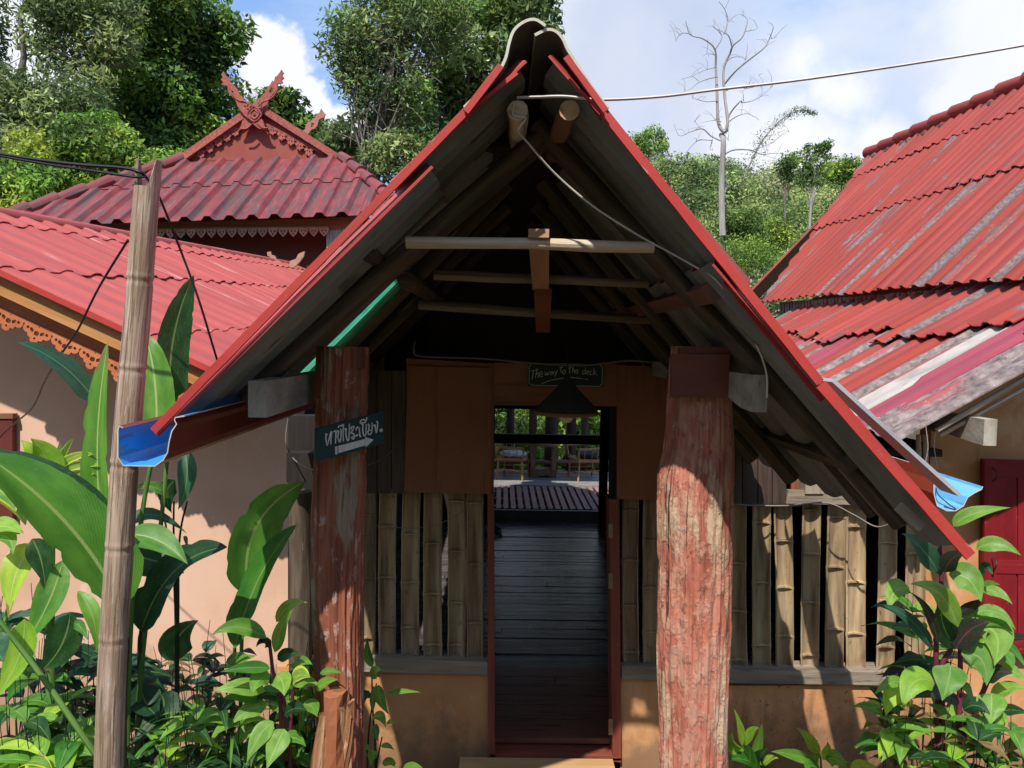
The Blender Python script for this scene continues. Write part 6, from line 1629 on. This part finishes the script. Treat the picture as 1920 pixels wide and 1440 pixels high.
def shrub(label, px, py, Y, w, h, n, Lr, Wr, mats, name='understorey_plant', group=None, kind='lance', up=.5, stemm='stem_dark', nst=5, cat='plant'):
    "leafy clump: separate leaves on several thin stems; px,py = top centre; w,h in photo pixels"
    c_ = P(px, py, Y); wx = w / 1440 * Y; hz = h / 1440 * Y
    t = thing(name, label, cat, (c_.x, Y, GZ), group)
    stems = []
    for i in range(nst):
        a = random.uniform(0, 6.28); rr_ = random.random() ** .5
        tip = Vector((c_.x + math.cos(a) * rr_ * wx / 2, Y + math.sin(a) * rr_ * wx * .35, c_.z - hz * random.uniform(0, .35)))
        b = Vector((c_.x + math.cos(a) * .05, Y + math.sin(a) * .05, GZ - .02))
        b.x = lerp(c_.x, tip.x, random.uniform(.1, .9)); bend = Vector((random.uniform(-.12, .12), random.uniform(-.08, .08), .05)); ps = [bez(b, b.lerp(tip, .5) + bend, tip, k / 10) + Vector((noise.noise(Vector((i, k * .5, px))), 0, 0)) * .015 for k in range(11)]; mb = MB(); mb.tube(ps, [.0042 - .003 * k / 10 for k in range(11)], 5); mb.build('stem', M[stemm], t, True); stems.append(ps)
    for i in range(n):
        ps = stems[i % nst]; f = 1 - (random.random() ** 1.5) * min(1, hz / max(.2, (ps[-1].z - GZ))); k = int(max(1, min(10, f * 10))); p = ps[k]
        a = i * 2.4 + random.uniform(-.4, .4); Ln = Lr * random.uniform(.55, 1.45); el_ = up + random.uniform(-.35, .35)
        d = Vector((math.cos(a), math.sin(a), 0))
        ctrl = p + d * Ln * .5 * math.cos(el_) + Vector((0, 0, Ln * .5 * math.sin(el_) + Ln * .1)); tip = p + d * Ln * .92 + Vector((0, 0, Ln * (math.sin(el_) * .5 - random.uniform(.05, .45))))
        mb = MB(); leafmesh(mb, p, ctrl, tip, Wr * random.uniform(.6, 1.4), (random.uniform(-.2, .2), -.15, 1), .3, kind, 8, random.uniform(-.5, .5), .08, .1, random.random() * 90)
        mb.build('leaf', LF[random.choice(mats)], t, True)
    return t
cg = 'cordyline plants'
CL = thing('cordyline_plant', 'glossy light green cordyline with purple stems left of the log pillar base', 'plant', (P(530, 1500, 2.8).x, 2.75, GZ))
def z6(x, y, Y): return (x / 3, 960 + y / 3, Y)
def Lz(par, L, z, Y0):
    for (b, c_, t, w, m, *k) in L:
        dy = random.uniform(-.06, .06); kk = dict(tilt=(random.uniform(-.35, .25), random.uniform(.1, .6)), fold=random.uniform(.15, .5), curl=random.uniform(0, .3), twist=random.uniform(-.4, .4))
        if k: kk.update(k[0])
        leafpx(par, z(*b, Y0 + dy), z(*c_, Y0 + dy - .03), z(*t, Y0 + dy - .08), 1.2 * w * abs(z(1, 0, 0)[0] - z(0, 0, 0)[0]), LF[m], **kk)
Lz(CL, [((1500, 712), (1330, 590), (1192, 692), 84, 'fresh'), ((1555, 620), (1620, 490), (1728, 510), 66, 'fresh'), ((1545, 790), (1560, 660), (1650, 540), 74, 'fresh'), ((1290, 935), (1300, 830), (1442, 808), 84, 'fresh'), ((1270, 850), (1340, 800), (1400, 810), 50, 'mid'),
        ((1490, 1010), (1360, 950), (1188, 1016), 84, 'fresh'), ((1520, 930), (1440, 920), (1418, 1024), 100, 'fresh'), ((1555, 915), (1600, 940), (1600, 1034), 96, 'fresh'), ((1800, 905), (1850, 885), (1925, 908), 40, 'fresh'), ((1780, 1000), (1830, 950), (1900, 942), 56, 'fresh'),
        ((1700, 1085), (1760, 1070), (1782, 1152), 90, 'fresh'), ((1500, 1095), (1400, 1080), (1298, 1198), 84, 'fresh'), ((1505, 1195), (1380, 1200), (1272, 1372), 80, 'fresh'), ((1540, 1180), (1450, 1230), (1388, 1412), 96, 'fresh'), ((1600, 1220), (1560, 1300), (1500, 1445), 116, 'fresh'),
        ((1640, 960), (1720, 930), (1805, 985), 66, 'fresh'), ((1650, 860), (1700, 820), (1756, 858), 56, 'fresh'), ((1640, 940), (1690, 900), (1745, 930), 90, 'yellow'), ((1520, 880), (1400, 860), (1240, 900), 60, 'mid'), ((1480, 1060), (1380, 1010), (1250, 1050), 70, 'mid'),
        ((1560, 1040), (1500, 1000), (1440, 1060), 80, 'dark'), ((1600, 1140), (1660, 1080), (1720, 1120), 80, 'dark'), ((1520, 760), (1480, 700), (1440, 760), 50, 'purple'), ((1560, 830), (1620, 780), (1690, 800), 60, 'dark'), ((1590, 1280), (1660, 1240), (1720, 1320), 70, 'mid'), ((1480, 1240), (1420, 1300), (1410, 1440), 60, 'dark')], z6, 2.7)
for pts in ([(505, 1200), (512, 1260), (528, 1370), (540, 1640)], [(520, 1270), (535, 1330), (530, 1420), (535, 1640)], [(560, 1290), (545, 1370), (538, 1640)]):
    stemtube(CL, [(x, y, 2.76) for x, y in pts], .006, .009, M['stem_purple'])
shrub('bright broad-leaved growth mixed through the cordyline left of the pillar', 520, 1180, 2.95, 230, 250, 44, .17, .066, ['fresh', 'fresh', 'mid', 'dark'], nst=8, up=.15)
shrub('dark broad-leaved growth filling the space beside the split log', 560, 1330, 2.85, 150, 160, 30, .14, .055, ['dark', 'mid', 'fresh'], nst=6, up=.15)
shrub('dark glossy foliage behind the tall cordyline by the right roof corner', 1800, 1080, 3.35, 260, 380, 60, .20, .07, ['dark', 'mid', 'purple', 'fresh'], nst=9, up=.35)
CR = thing('cordyline_plant', 'tall glossy green cordyline by the right roof corner and the crimson door', 'plant', (P(1800, 1500, 3.3).x, 3.25, GZ))
def z7(x, y, Y): return (1640 + .3613 * x, 920 + .3613 * y, Y)
Lz(CR, [((408, 185), (480, 100), (706, 88), 66, 'fresh', dict(tilt=(0, .5))), ((528, 305), (630, 232), (760, 336), 70, 'fresh'), ((385, 436), (510, 420), (553, 578), 128, 'fresh'), ((432, 708), (360, 470), (183, 484), 92, 'fresh'), ((180, 508), (90, 480), (72, 618), 96, 'fresh'),
        ((332, 430), (250, 270), (138, 222), 90, 'blue'), ((362, 425), (380, 340), (484, 314), 78, 'purple'), ((340, 442), (330, 340), (350, 262), 40, 'purple'), ((430, 692), (590, 600), (720, 738), 84, 'fresh'), ((520, 640), (640, 580), (732, 722), 60, 'fresh'),
        ((520, 705), (690, 690), (620, 910), 160, 'fresh'), ((450, 850), (590, 820), (580, 1012), 140, 'fresh'), ((392, 905), (400, 960), (350, 1090), 140, 'fresh'), ((312, 1000), (180, 920), (148, 1135), 130, 'lime'), ((144, 1010), (80, 1050), (58, 1172), 84, 'lime'), ((148, 995), (80, 970), (-4, 1062), 52, 'fresh'),
        ((606, 1050), (612, 1100), (598, 1218), 120, 'fresh'), ((606, 1080), (680, 990), (800, 1030), 66, 'fresh'), ((640, 905), (720, 930), (800, 990), 56, 'fresh'), ((650, 1150), (720, 1120), (800, 1160), 50, 'dark'), ((300, 830), (190, 600), (-10, 592), 54, 'blue'), ((300, 790), (200, 640), (74, 716), 46, 'blue'),
        ((330, 800), (300, 600), (180, 525), 44, 'purple'), ((430, 820), (330, 720), (344, 560), 96, 'dark'), ((560, 430), (580, 365), (612, 434), 50, 'dark'), ((550, 490), (600, 470), (652, 490), 26, 'fresh'), ((555, 520), (640, 500), (716, 590), 50, 'fresh'), ((420, 640), (520, 600), (560, 560), 50, 'purple'),
        ((420, 820), (480, 700), (600, 680), 120, 'purple'), ((560, 980), (620, 920), (720, 950), 90, 'purple'), ((440, 1100), (320, 1020), (200, 1080), 90, 'purple'), ((460, 1140), (520, 1080), (600, 1160), 80, 'dark'), ((660, 840), (700, 860), (716, 930), 60, 'fresh'), ((620, 1160), (660, 1170), (650, 1250), 70, 'fresh'),
        ((560, 1230), (590, 1260), (600, 1320), 60, 'fresh'), ((400, 1270), (410, 1300), (430, 1390), 30, 'lime'), ((520, 1220), (540, 1300), (545, 1400), 50, 'yellow'), ((700, 1230), (740, 1240), (790, 1290), 34, 'dark')], z7, 3.0)
for pts in ([(350, 270), (345, 500), (320, 800), (320, 1200), (340, 1560), (360, 1900)], [(445, 720), (445, 900), (440, 1100), (430, 1500), (400, 1900)], [(400, 820), (350, 900), (345, 1000), (350, 1500), (370, 1900)], [(620, 900), (560, 1050), (480, 1200), (440, 1500), (410, 1900)]):
    stemtube(CR, [z7(x, y, 3.08) for x, y in pts], .009, .013, M['stem_purple'])
shrub('low dense leafy growth under the tall cordyline at the lower right corner', 1790, 1270, 3.0, 300, 230, 150, .14, .05, ['fresh', 'mid', 'fresh', 'dark', 'lime', 'brown'], nst=16, up=.2)
shrub('dense leafy growth at the bottom right corner below the crimson door', 1900, 1330, 2.9, 140, 160, 40, .12, .046, ['dark', 'mid', 'purple'], nst=8, up=.2)
SR = thing('seedling', 'small bright seedling sprouting at the foot of the right pillar', 'plant', (P(1405, 1460, 3.4).x, 3.4, GZ))
def z1_(x, y, Y): return (1200 + .375 * x, 900 + .375 * y, Y)
Lz(SR, [((512, 1330), (515, 1250), (468, 1138), 36, 'lime'), ((515, 1330), (560, 1240), (595, 1240), 46, 'lime'), ((500, 1350), (450, 1310), (462, 1260), 52, 'lime'), ((562, 1420), (600, 1330), (610, 1212), 44, 'fresh'), ((555, 1410), (480, 1330), (372, 1328), 48, 'fresh'), ((600, 1425), (640, 1380), (694, 1392), 40, 'lime'), ((560, 1420), (520, 1380), (420, 1400), 60, 'mid'), ((540, 1440), (560, 1380), (540, 1320), 70, 'mid'), ((640, 1440), (560, 1400), (640, 1340), 70, 'dark')], z1_, 3.35)
stemtube(SR, [z1_(512, 1335, 3.38), z1_(545, 1500, 3.4), z1_(550, 1700, 3.4)], .004, .006, M['stem_green'])
SR2 = thing('seedling', 'small bright sapling sprouting below the right bamboo slats', 'plant', (P(1540, 1460, 3.4).x, 3.4, GZ))
Lz(SR2, [((895, 1375), (850, 1290), (782, 1238), 50, 'lime'), ((880, 1415), (760, 1360), (655, 1358), 50, 'fresh'), ((915, 1400), (945, 1350), (935, 1306), 40, 'lime'), ((930, 1400), (980, 1370), (1022, 1440), 74, 'fresh'), ((870, 1450), (860, 1390), (905, 1370), 60, 'fresh'), ((900, 1450), (830, 1400), (840, 1460), 60, 'mid'), ((1050, 1440), (1100, 1410), (1190, 1440), 50, 'lime'), ((1000, 1450), (1060, 1380), (1000, 1420), 40, 'fresh')], z1_, 3.35)
stemtube(SR2, [z1_(895, 1370, 3.38), z1_(905, 1500, 3.4), z1_(910, 1700, 3.4)], .004, .006, M['stem_green'])
PM = thing('slender_shrub', 'slender dark-stemmed shrub in front of the wall just right of the left pillar', 'plant', (P(695, 1500, 3.3).x, 3.3, GZ))
def z8(x, y, Y): return (560 + x / 2.4, 840 + y / 2.4, Y)
Lz(PM, [((332, 985), (300, 930), (312, 850), 34, 'mid'), ((330, 1040), (345, 990), (370, 1000), 46, 'fresh'), ((360, 1065), (350, 1130), (408, 1200), 44, 'mid'), ((400, 1110), (450, 1085), (552, 1100), 22, 'fresh'), ((320, 1120), (290, 1080), (285, 1180), 40, 'dark'), ((340, 1070), (330, 1150), (335, 1190), 26, 'mid'), ((335, 1210), (370, 1190), (392, 1256), 44, 'fresh'), ((395, 1240), (420, 1220), (438, 1238), 20, 'fresh'), ((350, 1240), (340, 1290), (360, 1320), 30, 'mid'), ((370, 1340), (400, 1330), (430, 1360), 24, 'fresh'), ((320, 1360), (290, 1330), (285, 1400), 34, 'mid'), ((345, 1400), (320, 1350), (330, 1440), 36, 'fresh'), ((375, 1420), (420, 1400), (440, 1440), 34, 'fresh'), ((470, 1440), (510, 1420), (560, 1440), 30, 'fresh')], z8, 3.2)
for pts in ([(330, 960), (330, 1060), (335, 1200), (345, 1440), (340, 1700)], [(350, 1060), (325, 1200), (310, 1440), (320, 1700)], [(375, 1300), (360, 1380), (350, 1500), (345, 1700)]):
    stemtube(PM, [z8(x, y, 3.25) for x, y in pts], .003, .005, M['stem_dark'])
# undergrowth, left
ug = 'leafy undergrowth along the left wall'
random.seed(21)
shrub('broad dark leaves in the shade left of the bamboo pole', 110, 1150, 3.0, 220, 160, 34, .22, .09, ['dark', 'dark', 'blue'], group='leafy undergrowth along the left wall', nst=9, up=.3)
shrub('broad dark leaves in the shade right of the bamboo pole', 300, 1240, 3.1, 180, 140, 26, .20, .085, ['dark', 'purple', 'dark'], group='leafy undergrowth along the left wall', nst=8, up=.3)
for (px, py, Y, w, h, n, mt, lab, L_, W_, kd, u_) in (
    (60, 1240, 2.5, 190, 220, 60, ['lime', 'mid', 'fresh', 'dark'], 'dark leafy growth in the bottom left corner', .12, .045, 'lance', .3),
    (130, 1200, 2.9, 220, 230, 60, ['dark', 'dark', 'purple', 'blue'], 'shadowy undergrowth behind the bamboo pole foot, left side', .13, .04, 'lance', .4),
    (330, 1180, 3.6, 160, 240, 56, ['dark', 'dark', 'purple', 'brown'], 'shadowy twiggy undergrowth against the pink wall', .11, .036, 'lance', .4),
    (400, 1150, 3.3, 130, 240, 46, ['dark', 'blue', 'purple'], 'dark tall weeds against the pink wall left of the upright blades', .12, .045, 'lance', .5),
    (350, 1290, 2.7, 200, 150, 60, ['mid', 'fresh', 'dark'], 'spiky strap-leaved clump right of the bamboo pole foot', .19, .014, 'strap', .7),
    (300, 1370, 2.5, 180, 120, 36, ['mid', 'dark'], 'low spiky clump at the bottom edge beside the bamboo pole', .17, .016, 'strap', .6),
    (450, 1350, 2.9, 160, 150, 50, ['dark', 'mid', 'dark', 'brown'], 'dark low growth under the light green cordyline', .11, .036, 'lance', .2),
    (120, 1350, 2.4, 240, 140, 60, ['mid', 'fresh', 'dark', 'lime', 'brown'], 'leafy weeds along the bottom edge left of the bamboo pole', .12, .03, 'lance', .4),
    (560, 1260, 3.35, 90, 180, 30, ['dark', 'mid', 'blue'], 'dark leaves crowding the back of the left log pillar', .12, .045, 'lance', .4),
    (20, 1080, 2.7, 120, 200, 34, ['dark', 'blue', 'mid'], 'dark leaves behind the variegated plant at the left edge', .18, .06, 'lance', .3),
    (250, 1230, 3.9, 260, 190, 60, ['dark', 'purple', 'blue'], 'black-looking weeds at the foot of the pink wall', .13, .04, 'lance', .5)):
    shrub(lab, px, py, Y, w, h, n, L_, W_, mt, group=ug, kind=kd, up=u_, nst=max(6, n // 5))
# splintered timber at the pillar foot
shrub('sunlit yellow-green leafy clump in the bottom left corner', 70, 1300, 2.35, 200, 130, 50, .15, .05, ['lime', 'fresh', 'mid', 'yellow'], group='leafy undergrowth along the left wall', nst=9, up=.3)
shrub('sunlit leafy clump between the bamboo pole and the cordyline', 380, 1250, 2.7, 150, 190, 44, .15, .05, ['fresh', 'mid', 'lime', 'dark'], group='leafy undergrowth along the left wall', nst=9, up=.3)
SP = thing('split_log', 'splintered reddish log offcut leaning at the foot of the left pillar', 'log', (P(600, 1440, 2.6).x, 2.6, GZ))
def shard(pts0, pts1, th, m=M['splinter']):
    n = 16; G = []; U = []; s_ = random.random() * 50
    for i in range(n + 1):
        t = (i / n) ** .45; l = P(*(lerp(pts0[0], pts1[0], t), lerp(pts0[1], pts1[1], t), 2.6)); r = P(*(lerp(pts0[2], pts1[2], t), lerp(pts0[3], pts1[3], t), 2.6))
        row = []; ur = []
        for k in range(11):
            a = math.pi * 2 * (k % 10) / 10; f = .5 - .5 * math.cos(a); d = math.sin(a) * th
            p = l.lerp(r, f) + Vector((0, -d, 0)); p += Vector((noise.noise(Vector((s_, t * 6, k))), noise.noise(Vector((s_ + 3, t * 6, k))), noise.noise(Vector((s_ + 7, t * 3, k * 2))) * (4.5 if i == n else .6))) * .022
            row.append(p); ur.append((k * .02, t * .3))
        G.append(row); U.append(ur)
    mb = MB(); mb.quadgrid(G, U); mb.face(G[-1][:-1]); mb.build('shard', m, SP)
shard((596, 2150, 664, 2150), (606, 1300, 650, 1296), .04, mat('red_painted_offcut', [(.24, .075, .035), (.36, .13, .06)], sc=(12, 3), bump=.4, layers=[((.15, .07, .03), (12, 9), .58, .64, .8)]))
shard((470, 2150, 540, 2150), (600, 1340, 618, 1335), .03); shard((540, 2150, 585, 2150), (628, 1330, 648, 1325), .03); shard((580, 2150, 610, 2150), (650, 1315, 662, 1308), .02); shard((630, 2150, 665, 2150), (646, 1370, 660, 1360), .02); shard((500, 2150, 560, 2150), (606, 1380, 630, 1376), .035)
